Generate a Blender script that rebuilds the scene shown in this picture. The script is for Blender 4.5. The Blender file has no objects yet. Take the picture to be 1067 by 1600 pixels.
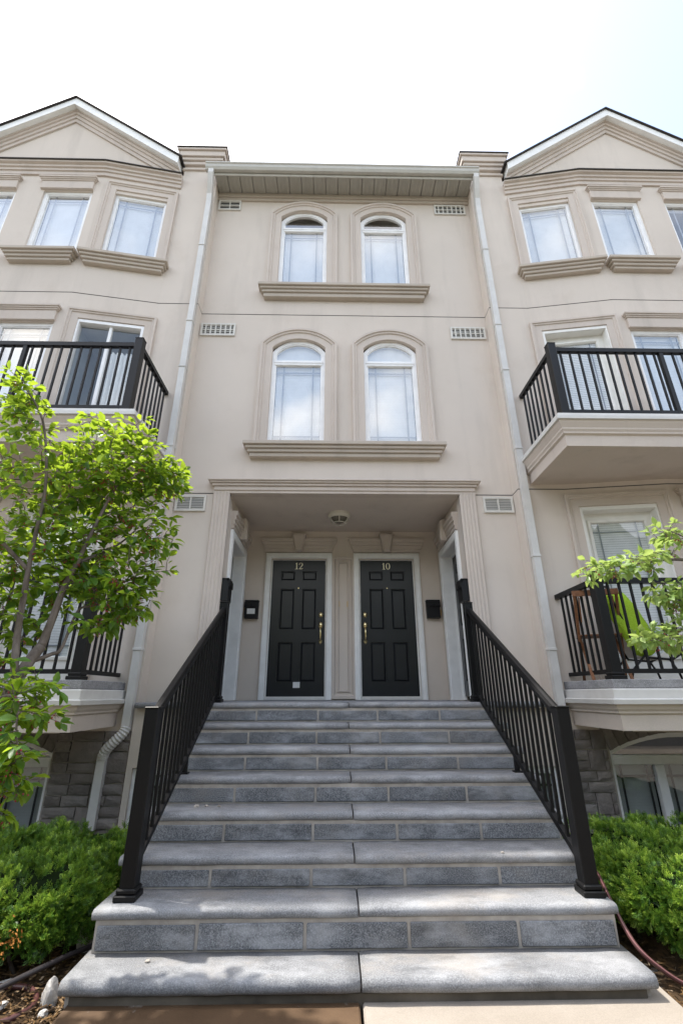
import bpy, bmesh, math, random
import numpy as np
from mathutils import Vector, Matrix

random.seed(7)
rng = np.random.default_rng(7)
scene = bpy.context.scene
col = scene.collection
R = math.radians

# ------------------------------------------------------------------ camera
cam_d = bpy.data.cameras.new('camera')
cam = bpy.data.objects.new('camera', cam_d)
col.objects.link(cam)
cam_d.sensor_fit = 'VERTICAL'
cam_d.sensor_height = 36.0
cam_d.lens = 712.35 / 1600 * 36.0
cam_d.clip_start = 0.05
cam_d.clip_end = 2000
rt = Vector((0.99983, -0.01856, -0.0016)); up = Vector((-0.00543, -0.37243, 0.92805)); fw = Vector((0.01782, 0.92788, 0.37246))
m = Matrix.Identity(4)
for i in range(3):
    m[i][0] = rt[i]; m[i][1] = up[i]; m[i][2] = -fw[i]
m.translation = Vector((-0.1564, -5.5935, 1.523))
cam.matrix_world = m
scene.camera = cam

# ------------------------------------------------------------------ light
SUN = Vector((-0.40, 0.157, 1.0)).normalized()          # towards the sun: behind the houses, high, a little left
EL = math.asin(SUN.z)
world = bpy.data.worlds.new('World')
scene.world = world
world.use_nodes = True
wn = world.node_tree.nodes; wl = world.node_tree.links
for n in list(wn): wn.remove(n)
sky = wn.new('ShaderNodeTexSky')
sky.sky_type = 'NISHITA'
sky.sun_disc = False
sky.sun_elevation = EL
sky.sun_rotation = math.atan2(SUN.x, SUN.y)
sky.air_density = 1.3; sky.dust_density = 2.2; sky.ozone_density = 1.0
tc = wn.new('ShaderNodeTexCoord')
mp = wn.new('ShaderNodeMapping'); mp.inputs['Scale'].default_value = (1.6, 1.6, 2.6); mp.inputs['Location'].default_value = (3.9, 2.1, 6.3)
nz = wn.new('ShaderNodeTexNoise'); nz.inputs['Scale'].default_value = 1.5; nz.inputs['Detail'].default_value = 5; nz.inputs['Roughness'].default_value = .5
cr = wn.new('ShaderNodeValToRGB')
cr.color_ramp.elements[0].position = .42; cr.color_ramp.elements[0].color = (.06, .06, .06, 1)
cr.color_ramp.elements[1].position = .68; cr.color_ramp.elements[1].color = (.95, .95, .95, 1)
mx = wn.new('ShaderNodeMix'); mx.data_type = 'RGBA'
mx.inputs[7].default_value = (9.4, 8.8, 8.1, 1)
bg = wn.new('ShaderNodeBackground'); bg.inputs['Strength'].default_value = .14
wo = wn.new('ShaderNodeOutputWorld')
wl.new(tc.outputs['Generated'], mp.inputs['Vector']); wl.new(mp.outputs[0], nz.inputs['Vector'])
wl.new(nz.outputs['Fac'], cr.inputs[0]); wl.new(cr.outputs[0], mx.inputs[0])
wl.new(sky.outputs[0], mx.inputs[6]); wl.new(mx.outputs[2], bg.inputs[0]); wl.new(bg.outputs[0], wo.inputs[0])

sun_d = bpy.data.lights.new('sun', 'SUN')
sun_d.energy = 2.7; sun_d.angle = R(1.0); sun_d.color = (1, .95, .87)
sun = bpy.data.objects.new('sun', sun_d); col.objects.link(sun)
sun.rotation_euler = SUN.to_track_quat('Z', 'Y').to_euler()
sun.location = SUN * 60

scene.view_settings.view_transform = 'Standard'
scene.view_settings.look = 'None'
scene.view_settings.exposure = 1.57
scene.view_settings.gamma = 1.0
scene.view_settings.use_curve_mapping = False
scene.render.engine = 'CYCLES'
scene.cycles.use_denoising = True
scene.cycles.max_bounces = 8
scene.cycles.diffuse_bounces = 4
scene.cycles.transparent_max_bounces = 12

# ------------------------------------------------------------------ materials
MATS = {}
class NT:
    def __init__(s, name):
        s.m = bpy.data.materials.new(name); s.m.use_nodes = True
        s.n = s.m.node_tree.nodes; s.l = s.m.node_tree.links
        s.b = s.n['Principled BSDF']; s.out = s.n['Material Output']
        s.geo = s.n.new('ShaderNodeNewGeometry')
        MATS[name] = s.m
    def noise(s, scale, detail=4, rough=.55, vec=None, stretch=None, seed=0):
        n = s.n.new('ShaderNodeTexNoise'); n.inputs['Scale'].default_value = scale
        n.inputs['Detail'].default_value = detail; n.inputs['Roughness'].default_value = rough
        v = vec or s.geo.outputs['Position']
        mpn = s.n.new('ShaderNodeMapping')
        if stretch: mpn.inputs['Scale'].default_value = stretch
        mpn.inputs['Location'].default_value = (seed, seed * 1.7, seed * .6)
        s.l.new(v, mpn.inputs[0]); s.l.new(mpn.outputs[0], n.inputs['Vector'])
        return n.outputs['Fac']
    def ramp(s, fac, stops):
        c = s.n.new('ShaderNodeValToRGB'); e = c.color_ramp.elements
        while len(e) < len(stops): e.new(.5)
        for k, (p, cc) in enumerate(stops):
            e[k].position = p; e[k].color = (*cc, 1) if len(cc) == 3 else cc
        s.l.new(fac, c.inputs[0]); return c.outputs[0]
    def mix(s, fac, a, b, mode='MIX'):
        x = s.n.new('ShaderNodeMix'); x.data_type = 'RGBA'; x.blend_type = mode
        for sock, val in ((x.inputs[0], fac), (x.inputs[6], a), (x.inputs[7], b)):
            if hasattr(val, 'links'): s.l.new(val, sock)
            elif isinstance(val, (int, float)): sock.default_value = val
            else: sock.default_value = (*val, 1)
        return x.outputs[2]
    def math(s, op, a, b=0.):
        x = s.n.new('ShaderNodeMath'); x.operation = op
        for sock, val in ((x.inputs[0], a), (x.inputs[1], b)):
            if hasattr(val, 'links'): s.l.new(val, sock)
            else: sock.default_value = val
        return x.outputs[0]
    def color(s, c):
        if hasattr(c, 'links'): s.l.new(c, s.b.inputs['Base Color'])
        else: s.b.inputs['Base Color'].default_value = (*c, 1)
    def set(s, rough=.6, spec=.4, metal=0):
        s.b.inputs['Roughness'].default_value = rough
        s.b.inputs['Specular IOR Level'].default_value = spec
        s.b.inputs['Metallic'].default_value = metal
    def bump(s, h, strength=.3, dist=.01):
        b = s.n.new('ShaderNodeBump'); b.inputs['Strength'].default_value = strength; b.inputs['Distance'].default_value = dist
        s.l.new(h, b.inputs['Height']); s.l.new(b.outputs[0], s.b.inputs['Normal'])
    def objrand(s):
        o = s.n.new('ShaderNodeObjectInfo'); return o.outputs['Random']

def stucco(name, c, k=1.0):
    t = NT(name)
    big = t.noise(.55, 5, .6)
    c1 = t.ramp(big, [(.3, tuple(x * .93 for x in c)), (.7, tuple(min(1, x * 1.04) for x in c))])
    drip = t.noise(3.0, 5, .6, stretch=(1, 1, .14), seed=3)       # rain streaks, long in Z
    dm = t.ramp(drip, [(.52, (0, 0, 0)), (.78, (.5 * k,) * 3)])
    c2 = t.mix(dm, c1, tuple(x * .76 for x in c))
    blot = t.noise(1.7, 6, .65, seed=9)
    bm = t.ramp(blot, [(.55, (0, 0, 0)), (.8, (.5 * k,) * 3)])
    c3 = t.mix(bm, c2, (c[0] * .86, c[1] * .83, c[2] * .80))
    fine = t.noise(160, 3, .6)
    c4 = t.mix(.10, c3, t.ramp(fine, [(.3, (.25,) * 3), (.7, (.8,) * 3)]), 'OVERLAY')
    t.color(c4); t.set(.92, .2)
    t.bump(fine, .35, .004)
stucco('stucco', (.63, .56, .492), 1.1)
stucco('stucco_trim', (.58, .51, .45), 1.5)
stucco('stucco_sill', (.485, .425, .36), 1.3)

def plain(name, c, rough=.5, spec=.4, metal=0, var=.06, bump=0, scale=6, dirt=0.):
    t = NT(name)
    n = t.noise(scale, 5, .6)
    cc = t.ramp(n, [(.3, tuple(x * (1 - var) for x in c)), (.7, tuple(min(1, x * (1 + var)) for x in c))])
    if dirt:
        d = t.noise(2.3, 6, .65, seed=5)
        cc = t.mix(t.ramp(d, [(.52, (0, 0, 0)), (.75, (dirt,) * 3)]), cc, (c[0] * .55, c[1] * .5, c[2] * .43))
    t.color(cc); t.set(rough, spec, metal)
    if bump: t.bump(t.noise(90, 3, .6), bump, .003)
    return t
plain('white_vinyl', (.84, .84, .84), .35, .45, dirt=.08)
plain('white_paint', (.80, .80, .78), .45, .4, dirt=.2)
plain('white_door', (.80, .79, .75), .45, .4, dirt=.12)
plain('aluminium_white', (.60, .59, .565), .45, .4, dirt=.25)
plain('aluminium_taupe', (.47, .455, .41), .45, .4, dirt=.25)
plain('soffit_metal', (.36, .345, .30), .5, .35, dirt=.1)
plain('flashing_dark', (.06, .055, .05), .6, .3)
plain('caulk', (.10, .095, .09), .8, .2)
plain('black_metal', (.0045, .0045, .005), .45, .28, var=.2, bump=.05)
plain('black_door', (.011, .0122, .0155), .33, .5, var=.15, bump=.04)
plain('black_plastic', (.006, .006, .007), .5, .3)
plain('brass', (.95, .78, .42), .28, .5, 1.0)
plain('gold_print', (.90, .82, .60), .35, .5, .3)
plain('paper', (.70, .70, .68), .8, .2)
plain('grille', (.24, .26, .29), .4, .4)
plain('grille_dark', (.02, .02, .022), .4, .4)
plain('curtain', (.80, .80, .79), .85, .1, scale=20)
plain('blind', (.68, .69, .695), .6, .2)
plain('blind_grey', (.33, .35, .34), .6, .2)
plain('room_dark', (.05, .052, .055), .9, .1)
plain('shingle', (.045, .040, .038), .9, .2, var=.3, bump=.4, scale=14)
plain('vent_white', (.62, .60, .55), .5, .3, dirt=.15)
plain('vent_dark', (.03, .028, .025), .8, .2)
plain('mortar', (.38, .345, .305), .95, .15, var=.22, bump=.6, scale=9, dirt=.55)
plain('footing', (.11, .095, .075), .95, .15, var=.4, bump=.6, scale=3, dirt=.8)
plain('wood_chair', (.19, .085, .04), .5, .3, var=.3, scale=30)
plain('canvas', (.62, .60, .56), .9, .1)
plain('red_plastic', (.55, .05, .02), .5, .3)
plain('lamp_housing', (.66, .63, .55), .5, .3)
plain('lamp_glass', (.16, .15, .12), .15, .5)
plain('bell', (.62, .45, .22), .4, .4)
plain('hose_brown', (.075, .030, .028), .35, .4, var=.2)
plain('hose_stripe', (.22, .10, .10), .35, .4)
plain('hose_black', (.022, .018, .020), .4, .4, var=.2)
plain('berry', (.30, .012, .030), .3, .5)
plain('dead_leaf', (.42, .17, .04), .8, .2, var=.3)
plain('asphalt', (.055, .055, .056), .9, .3, var=.2, bump=.3, scale=3)

t = NT('green_towel')
n = t.noise(120, 4, .7)
t.color(t.ramp(n, [(.3, (.26, .44, .02)), (.7, (.46, .68, .07))])); t.set(.95, .1); t.bump(n, .9, .01)

# glass: clear with a mirror share that grows towards grazing angles
def glass(name, f0):
    t = NT(name)
    for n in list(t.n):
        if n.type == 'BSDF_PRINCIPLED': t.n.remove(n)
    tr = t.n.new('ShaderNodeBsdfTransparent'); tr.inputs[0].default_value = (.97, .985, .99, 1)
    gl = t.n.new('ShaderNodeBsdfGlossy'); gl.inputs['Roughness'].default_value = .015; gl.inputs[0].default_value = (1, .98, .94, 1)
    dt = t.n.new('ShaderNodeVectorMath'); dt.operation = 'DOT_PRODUCT'
    t.l.new(t.geo.outputs['Incoming'], dt.inputs[0]); t.l.new(t.geo.outputs['Normal'], dt.inputs[1])
    cosv = t.math('ABSOLUTE', dt.outputs['Value'])
    fres = t.math('ADD', f0, t.math('MULTIPLY', 1 - f0, t.math('POWER', t.math('SUBTRACT', 1.0, cosv), 5.0)))
    ms = t.n.new('ShaderNodeMixShader')
    t.l.new(fres, ms.inputs[0]); t.l.new(tr.outputs[0], ms.inputs[1]); t.l.new(gl.outputs[0], ms.inputs[2]); t.l.new(ms.outputs[0], t.out.inputs[0])
glass('glass', .23)
glass('glass_clear', .09)

def granite(name, lo, hi, stain, stain_amt, chalk, grain=150):
    t = NT(name)
    sp = t.noise(grain, 3, .75)
    c = t.ramp(sp, [(.40, lo), (.52, tuple(a * .6 + b * .4 for a, b in zip(lo, hi))), (.62, hi)])
    r = t.objrand()
    c = t.mix(.35, c, t.ramp(r, [(0, (.30,) * 3), (1, (.68,) * 3)]), 'OVERLAY')
    big = t.noise(3.2, 6, .65, stretch=(1, 1.6, 2.4), seed=2)
    c = t.mix(t.ramp(big, [(.46, (0, 0, 0)), (.66, (chalk,) * 3)]), c, tuple(min(1, x * 1.45) for x in hi))
    st = t.noise(2.1, 6, .7, seed=11, stretch=(1, 1.8, 1.2))
    c = t.mix(t.ramp(st, [(.50, (0, 0, 0)), (.70, (stain_amt,) * 3)]), c, stain)
    gr = t.noise(4.5, 7, .72, seed=21, stretch=(.8, 1.5, 2.2))
    c = t.mix(t.ramp(gr, [(.53, (0, 0, 0)), (.70, (.55,) * 3)]), c, tuple(x * .55 for x in lo))
    t.color(c); t.set(.85, .3)
    t.bump(t.noise(130, 3, .7), .5, .004)
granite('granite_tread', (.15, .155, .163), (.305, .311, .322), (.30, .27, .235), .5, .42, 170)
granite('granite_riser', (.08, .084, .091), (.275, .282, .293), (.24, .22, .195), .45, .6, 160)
granite('granite_slab', (.20, .20, .21), (.42, .42, .43), (.30, .28, .26), .3, .3)

t = NT('limestone')
r = t.objrand()
c = t.ramp(r, [(0, (.17, .15, .135)), (.5, (.215, .19, .175)), (1, (.26, .235, .215))])
n1 = t.noise(7, 6, .7)
c = t.mix(.45, c, t.ramp(n1, [(.3, (.3,) * 3), (.7, (.68,) * 3)]), 'OVERLAY')
t.color(c); t.set(.95, .15); t.bump(t.noise(45, 5, .7), .8, .012)

t = NT('concrete')
n1 = t.noise(1.3, 6, .65); n2 = t.noise(150, 3, .6)
c = t.ramp(n1, [(.3, (.235, .205, .17)), (.7, (.30, .268, .23))])
c = t.mix(.25, c, t.ramp(n2, [(.3, (.3,) * 3), (.7, (.7,) * 3)]), 'OVERLAY')
t.color(c); t.set(.9, .25); t.bump(n2, .4, .003)
t = NT('concrete_wet')            # rusty damp stain with an uneven edge
n1 = t.noise(3.2, 6, .65, seed=4); n2 = t.noise(150, 3, .6)
c = t.ramp(n1, [(.30, (.33, .30, .265)), (.38, (.075, .044, .023)), (.75, (.115, .07, .038))])
c = t.mix(.2, c, t.ramp(n2, [(.3, (.3,) * 3), (.7, (.7,) * 3)]), 'OVERLAY')
t.color(c); t.set(.55, .4); t.bump(n2, .3, .003)

t = NT('soil')
n1 = t.noise(22, 6, .75); n2 = t.noise(5, 4, .6, seed=2)
c = t.ramp(n1, [(.3, (.022, .015, .010)), (.52, (.075, .05, .03)), (.7, (.17, .11, .055))])
c = t.mix(t.ramp(n2, [(.45, (0, 0, 0)), (.65, (.55,) * 3)]), c, (.15, .085, .035))
t.color(c); t.set(.95, .15); t.bump(n1, 1., .03)
t = NT('mulch')
r = t.geo.outputs['Random Per Island']
t.color(t.ramp(r, [(0, (.022, .014, .009)), (.4, (.06, .036, .018)), (.8, (.13, .075, .03)), (1, (.28, .21, .14))])); t.set(.95, .15)
t = NT('rock')
n1 = t.noise(14, 6, .7)
t.color(t.ramp(n1, [(.3, (.33, .31, .29)), (.7, (.55, .53, .50))])); t.set(.9, .2); t.bump(n1, .7, .02)
t = NT('lawn')
n1 = t.noise(3, 6, .7)
t.color(t.ramp(n1, [(.3, (.045, .085, .02)), (.7, (.09, .14, .04))])); t.set(.95, .1); t.bump(t.noise(60, 4, .7), .8, .03)
t = NT('gravel_ground')
n1 = t.noise(3, 6, .7)
t.color(t.ramp(n1, [(.3, (.13, .122, .112)), (.7, (.18, .168, .155))])); t.set(.95, .1); t.bump(t.noise(60, 4, .7), .5, .02)
t = NT('bark')
n1 = t.noise(18, 5, .7, stretch=(1, 1, .3))
t.color(t.ramp(n1, [(.3, (.075, .058, .048)), (.7, (.20, .17, .145))])); t.set(.9, .2); t.bump(n1, .5, .006)

def leafmat(name, c0, c1, c2, trans, tw=.45, attr=None):
    t = NT(name)
    if attr:
        a = t.n.new('ShaderNodeAttribute'); a.attribute_name = attr; r = a.outputs['Fac']
    else:
        o = t.n.new('ShaderNodeObjectInfo')
        r = t.math('FRACT', t.math('ADD', t.geo.outputs['Random Per Island'], o.outputs['Random']))
    c = t.ramp(r, [(0, c0), (.55, c1), (1, c2)])
    t.color(c); t.set(.42, .45)
    tl = t.n.new('ShaderNodeBsdfTranslucent')
    t.l.new(t.mix(.6, c, trans, 'MIX'), tl.inputs[0])
    s = t.n.new('ShaderNodeMixShader'); s.inputs[0].default_value = tw
    t.l.new(t.b.outputs[0], s.inputs[1]); t.l.new(tl.outputs[0], s.inputs[2]); t.l.new(s.outputs[0], t.out.inputs[0])
leafmat('leaf', (.028, .10, .016), (.066, .175, .022), (.22, .36, .03), (.58, .74, .045), .48)
leafmat('leaf_pale', (.16, .26, .07), (.24, .36, .10), (.38, .50, .16), (.52, .64, .16), .45)
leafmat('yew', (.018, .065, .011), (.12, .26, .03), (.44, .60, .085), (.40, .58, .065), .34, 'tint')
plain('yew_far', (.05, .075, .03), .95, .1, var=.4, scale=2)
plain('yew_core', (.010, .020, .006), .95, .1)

# ------------------------------------------------------------------ mesh helpers
def ident(u, d, z): return (u, d, z)
class MB:
    def __init__(s, M=None): s.v = []; s.f = []; s.M = M or ident
    def p(s, *q):
        s.v.append(s.M(*q)); return len(s.v) - 1
    def poly(s, pts): s.f.append([s.p(*q) for q in pts])
    def box(s, x0, x1, y0, y1, z0, z1, c=0.):
        lo = (min(x0, x1), min(y0, y1), min(z0, z1)); hi = (max(x0, x1), max(y0, y1), max(z0, z1))
        if c <= 0:
            i = [s.p(*(hi[k] if (n >> k) & 1 else lo[k] for k in range(3))) for n in range(8)]
            for q in ((0, 1, 3, 2), (4, 6, 7, 5), (0, 4, 5, 1), (2, 3, 7, 6), (0, 2, 6, 4), (1, 5, 7, 3)): s.f.append([i[k] for k in q])
            return
        c = min(c, *(.45 * (hi[k] - lo[k]) for k in range(3)))
        idx = {}
        for n in range(8):
            sg = [(n >> k) & 1 for k in range(3)]
            for a in range(3):
                q = [(hi[k] if sg[k] else lo[k]) if k == a else ((hi[k] - c) if sg[k] else (lo[k] + c)) for k in range(3)]
                idx[(n, a)] = s.p(*q)
        for a in range(3):
            b, d = (a + 1) % 3, (a + 2) % 3
            for sa in (0, 1):
                cs = [(sa << a) | (sb << b) | (sd << d) for sb, sd in ((0, 0), (1, 0), (1, 1), (0, 1))]
                s.f.append([idx[(k, a)] for k in cs])
            for sb in (0, 1):
                for sd in (0, 1):
                    n0 = (sb << b) | (sd << d); n1 = n0 | (1 << a)
                    s.f.append([idx[(n0, b)], idx[(n1, b)], idx[(n1, d)], idx[(n0, d)]])
        for n in range(8): s.f.append([idx[(n, 0)], idx[(n, 1)], idx[(n, 2)]])
    def tube(s, pts, rad, seg=8, squash=None, caps=True):
        pts = [Vector(q) for q in pts]; n = len(pts)
        if not hasattr(rad, '__len__'): rad = [rad] * n
        rings = []; nrm = None
        for i in range(n):
            t_ = (pts[min(i + 1, n - 1)] - pts[max(i - 1, 0)]).normalized()
            if nrm is None:
                nrm = t_.orthogonal().normalized()
            else:
                nrm = (nrm - t_ * nrm.dot(t_)).normalized()
            b = t_.cross(nrm)
            rings.append([s.p(*(pts[i] + (nrm * math.cos(2 * math.pi * k / seg) + b * math.sin(2 * math.pi * k / seg)) * rad[i])) for k in range(seg)])
        for i in range(n - 1):
            for k in range(seg):
                s.f.append([rings[i][k], rings[i][(k + 1) % seg], rings[i + 1][(k + 1) % seg], rings[i + 1][k]])
        if caps: s.f.append(rings[0][::-1]); s.f.append(rings[-1])
    def rod(s, pts, w, h, upv=(0, 0, 1)):
        """rectangular bar along a polyline"""
        pts = [Vector(q) for q in pts]; n = len(pts); rings = []
        for i in range(n):
            t_ = (pts[min(i + 1, n - 1)] - pts[max(i - 1, 0)]).normalized()
            sd = t_.cross(Vector(upv)).normalized(); u_ = sd.cross(t_).normalized()
            rings.append([s.p(*(pts[i] + sd * a * w / 2 + u_ * b * h / 2)) for a, b in ((-1, -1), (1, -1), (1, 1), (-1, 1))])
        for i in range(n - 1):
            for k in range(4): s.f.append([rings[i][k], rings[i][(k + 1) % 4], rings[i + 1][(k + 1) % 4], rings[i + 1][k]])
        s.f.append(rings[0][::-1]); s.f.append(rings[-1])
    def lathe(s, prof, c, axis='z', seg=16):
        rings = []
        for r_, h in prof:
            ring = []
            for k in range(seg):
                a = 2 * math.pi * k / seg
                q = (c[0] + r_ * math.cos(a), c[1] + r_ * math.sin(a), c[2] + h) if axis == 'z' else (c[0] + r_ * math.cos(a), c[1] + h, c[2] + r_ * math.sin(a))
                ring.append(s.p(*q))
            rings.append(ring)
        for i in range(len(prof) - 1):
            for k in range(seg): s.f.append([rings[i][k], rings[i][(k + 1) % seg], rings[i + 1][(k + 1) % seg], rings[i + 1][k]])
        s.f.append(rings[0][::-1]); s.f.append(rings[-1])
    def build(s, name, mat, parent=None, smooth=False, fix=True, kind=None):
        me = bpy.data.meshes.new(name)
        me.from_pydata([tuple(q) for q in s.v], [], s.f)
        if fix:
            bm = bmesh.new(); bm.from_mesh(me)
            bmesh.ops.remove_doubles(bm, verts=bm.verts, dist=1e-5)
            bmesh.ops.recalc_face_normals(bm, faces=bm.faces)
            bm.to_mesh(me); bm.free()
        if smooth:
            for p_ in me.polygons: p_.use_smooth = True
        me.materials.append(MATS[mat])
        o = bpy.data.objects.new(name, me); col.objects.link(o)
        if parent: o.parent = parent
        if kind: o['kind'] = kind
        return o
def empty(name, loc=(0, 0, 0)):
    o = bpy.data.objects.new(name, None); col.objects.link(o); o.location = loc; o.empty_display_size = .2
    return o
def tag(o, label=None, cat=None, group=None, kind=None):
    if label: o['label'] = label
    if cat: o['category'] = cat
    if group: o['group'] = group
    if kind: o['kind'] = kind
    return o
def link_copy(src, parent, loc=None, rot=None):
    c = src.copy(); col.objects.link(c); c.parent = parent
    if loc is not None: c.location = loc
    if rot is not None: c.rotation_euler = rot
    return c

def offset(path, w, closed=False, side=-1):
    n = len(path); out = []
    for i in range(n):
        a = path[(i - 1) % n] if closed or i > 0 else None
        b = path[(i + 1) % n] if closed or i < n - 1 else None
        p = path[i]
        def nr(q, r_):
            dx, dy = r_[0] - q[0], r_[1] - q[1]; L = math.hypot(dx, dy) or 1
            return (-dy / L * side, dx / L * side)
        if a is None: mxx = nr(p, b)
        elif b is None: mxx = nr(a, p)
        else:
            n1, n2 = nr(a, p), nr(p, b); k = 1 + n1[0] * n2[0] + n1[1] * n2[1]
            mxx = ((n1[0] + n2[0]) / k, (n1[1] + n2[1]) / k)
        out.append((p[0] + mxx[0] * w, p[1] + mxx[1] * w))
    return out
def sweep(mb, path, prof, put, closed=False, side=-1):
    rows = [offset(path, w, closed, side) for w, d in prof]
    n = len(path); k = len(prof)
    ids = [[mb.p(*put(rows[j][i][0], rows[j][i][1], prof[j][1])) for j in range(k)] for i in range(n)]
    for i in range(n if closed else n - 1):
        a, b = ids[i], ids[(i + 1) % n]
        for j in range(k): mb.f.append([a[j], a[(j + 1) % k], b[(j + 1) % k], b[j]])
    if not closed: mb.f.append(ids[0][::-1]); mb.f.append(ids[-1])
wallput = lambda u, z, d: (u, d, z)
planput = lambda x, y, z: (x, y, z)

def arch_path(u0, u1, z0, zs, zc, n=14):
    if zc <= zs + 1e-6: return [(u0, z0), (u0, zs), (u1, zs), (u1, z0)]
    w = (u1 - u0) / 2; h = zc - zs; r_ = (w * w + h * h) / (2 * h); cz = zc - r_; cu = (u0 + u1) / 2
    a = math.asin(w / r_)
    return [(u0, z0)] + [(cu + r_ * math.sin(-a + 2 * a * k / n), cz + r_ * math.cos(-a + 2 * a * k / n)) for k in range(n + 1)] + [(u1, z0)]

def wall_panel(mb, u0, u1, z0, z1, holes=(), reveal=.14):
    us = sorted({u0, u1, *[h[0] for h in holes], *[h[1] for h in holes]}); zs = sorted({z0, z1, *[h[2] for h in holes], *[h[3] for h in holes]})
    us = [q for q in us if u0 - 1e-6 <= q <= u1 + 1e-6]; zs = [q for q in zs if z0 - 1e-6 <= q <= z1 + 1e-6]
    for i in range(len(us) - 1):
        for j in range(len(zs) - 1):
            cu, cz = (us[i] + us[i + 1]) / 2, (zs[j] + zs[j + 1]) / 2
            if any(h[0] < cu < h[1] and h[2] < cz < h[3] for h in holes): continue
            mb.poly([(us[i], 0, zs[j]), (us[i + 1], 0, zs[j]), (us[i + 1], 0, zs[j + 1]), (us[i], 0, zs[j + 1])])
    for h in holes:
        d = -(h[4] if len(h) > 4 else reveal)
        if d == 0: continue
        a, b, c, e = h[:4]
        mb.poly([(a, 0, c), (a, d, c), (a, d, e), (a, 0, e)]); mb.poly([(b, 0, c), (b, 0, e), (b, d, e), (b, d, c)])
        mb.poly([(a, 0, e), (a, d, e), (b, d, e), (b, 0, e)]); mb.poly([(a, 0, c), (b, 0, c), (b, d, c), (a, d, c)])
        if len(h) > 5: mb.poly([(a, d, c), (b, d, c), (b, d, e), (a, d, e)])

# local frames: u along the wall, d outwards, z up
def frame(s, x0, y0, x1, y1):
    L = math.hypot(x1 - x0, y1 - y0); tx, ty = (x1 - x0) / L, (y1 - y0) / L; nx, ny = ty, -tx
    f = lambda u, d, z: (s * (x0 + tx * u + nx * d), y0 + ty * u + ny * d, z)
    return f, L
CEN = lambda u, d, z: (u, -d, z)

# ------------------------------------------------------------------ ground
GZ = .062
b = MB(); b.poly([(-300, -300, -.03), (300, -300, -.03), (300, 300, -.03), (-300, 300, -.03)])
tag(b.build('ground', 'gravel_ground', fix=False), kind='structure')
b = MB(); b.box(-300, 300, -17, -11, -.05, -.02); tag(b.build('road', 'asphalt'), kind='structure')
b = MB(); b.box(-300, 300, -9.6, -7.6, -.06, .028, .01); tag(b.build('pavement', 'concrete'), kind='structure')
walk = empty('walkway'); tag(walk, kind='structure')
for k, (xa, xb, ya, yb, mt) in enumerate(((-1.50, -.008, -3.98, -2.30, 'concrete_wet'), (.008, 1.62, -3.98, -2.30, 'concrete'), (-1.50, -.008, -5.78, -4.0, 'concrete'), (.008, 1.62, -5.78, -4.0, 'concrete'), (-1.50, -.008, -7.58, -5.80, 'concrete'), (.008, 1.62, -7.58, -5.80, 'concrete'))):
    b = MB(); b.box(xa, xb, ya, yb, -.06, GZ, .008); b.build('paving_slab', mt, walk)
bm = bmesh.new(); rr = random.Random(2)  # unseen trees, inferred from window reflections, added to darken the low sky
for k in range(64):
    x = -66 + k * 2.1 + rr.uniform(-1, 1); rz = rr.uniform(4.2, 5.6)
    r_ = bmesh.ops.create_icosphere(bm, subdivisions=3, radius=1.0)
    for v in r_['verts']:
        q = v.co.copy(); kk = 1 + .22 * math.sin(q.x * 7 + k) * math.sin(q.y * 6 + k * 2) + .15 * math.sin(q.z * 9 + k * 3 + q.x * 5) + rr.uniform(-.12, .12)
        v.co = Vector((x, -24 - 3 * (k % 2) + rr.uniform(-.2, .2), rz + .2)) + Vector((q.x * 3.2, q.y * 3, q.z * rz)) * kk
me = bpy.data.meshes.new('added_tree_line'); bm.to_mesh(me); bm.free(); me.materials.append(MATS['yew_far'])
o = bpy.data.objects.new('added_tree_line', me); col.objects.link(o); tag(o, 'unseen row of trees added across the road behind the camera', 'trees', kind='stuff')
for s in (-1, 1):
    b = MB(); nx, ny = 40, 40; xa, xb = (1.45, 8.5)
    g = [[b.p(s * (xa + (xb - xa) * (i / nx) ** 2), -3.6 + 3.5 * j / ny, .0 + .035 * math.sin(i * 1.7 + j) * math.sin(j * 1.3) + random.uniform(-.012, .012)) for j in range(ny + 1)] for i in range(nx + 1)]
    for i in range(nx):
        for j in range(ny): b.f.append([g[i][j], g[i + 1][j], g[i + 1][j + 1], g[i][j + 1]])
    tag(b.build('planting_bed', 'soil', smooth=True), kind='structure')

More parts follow.
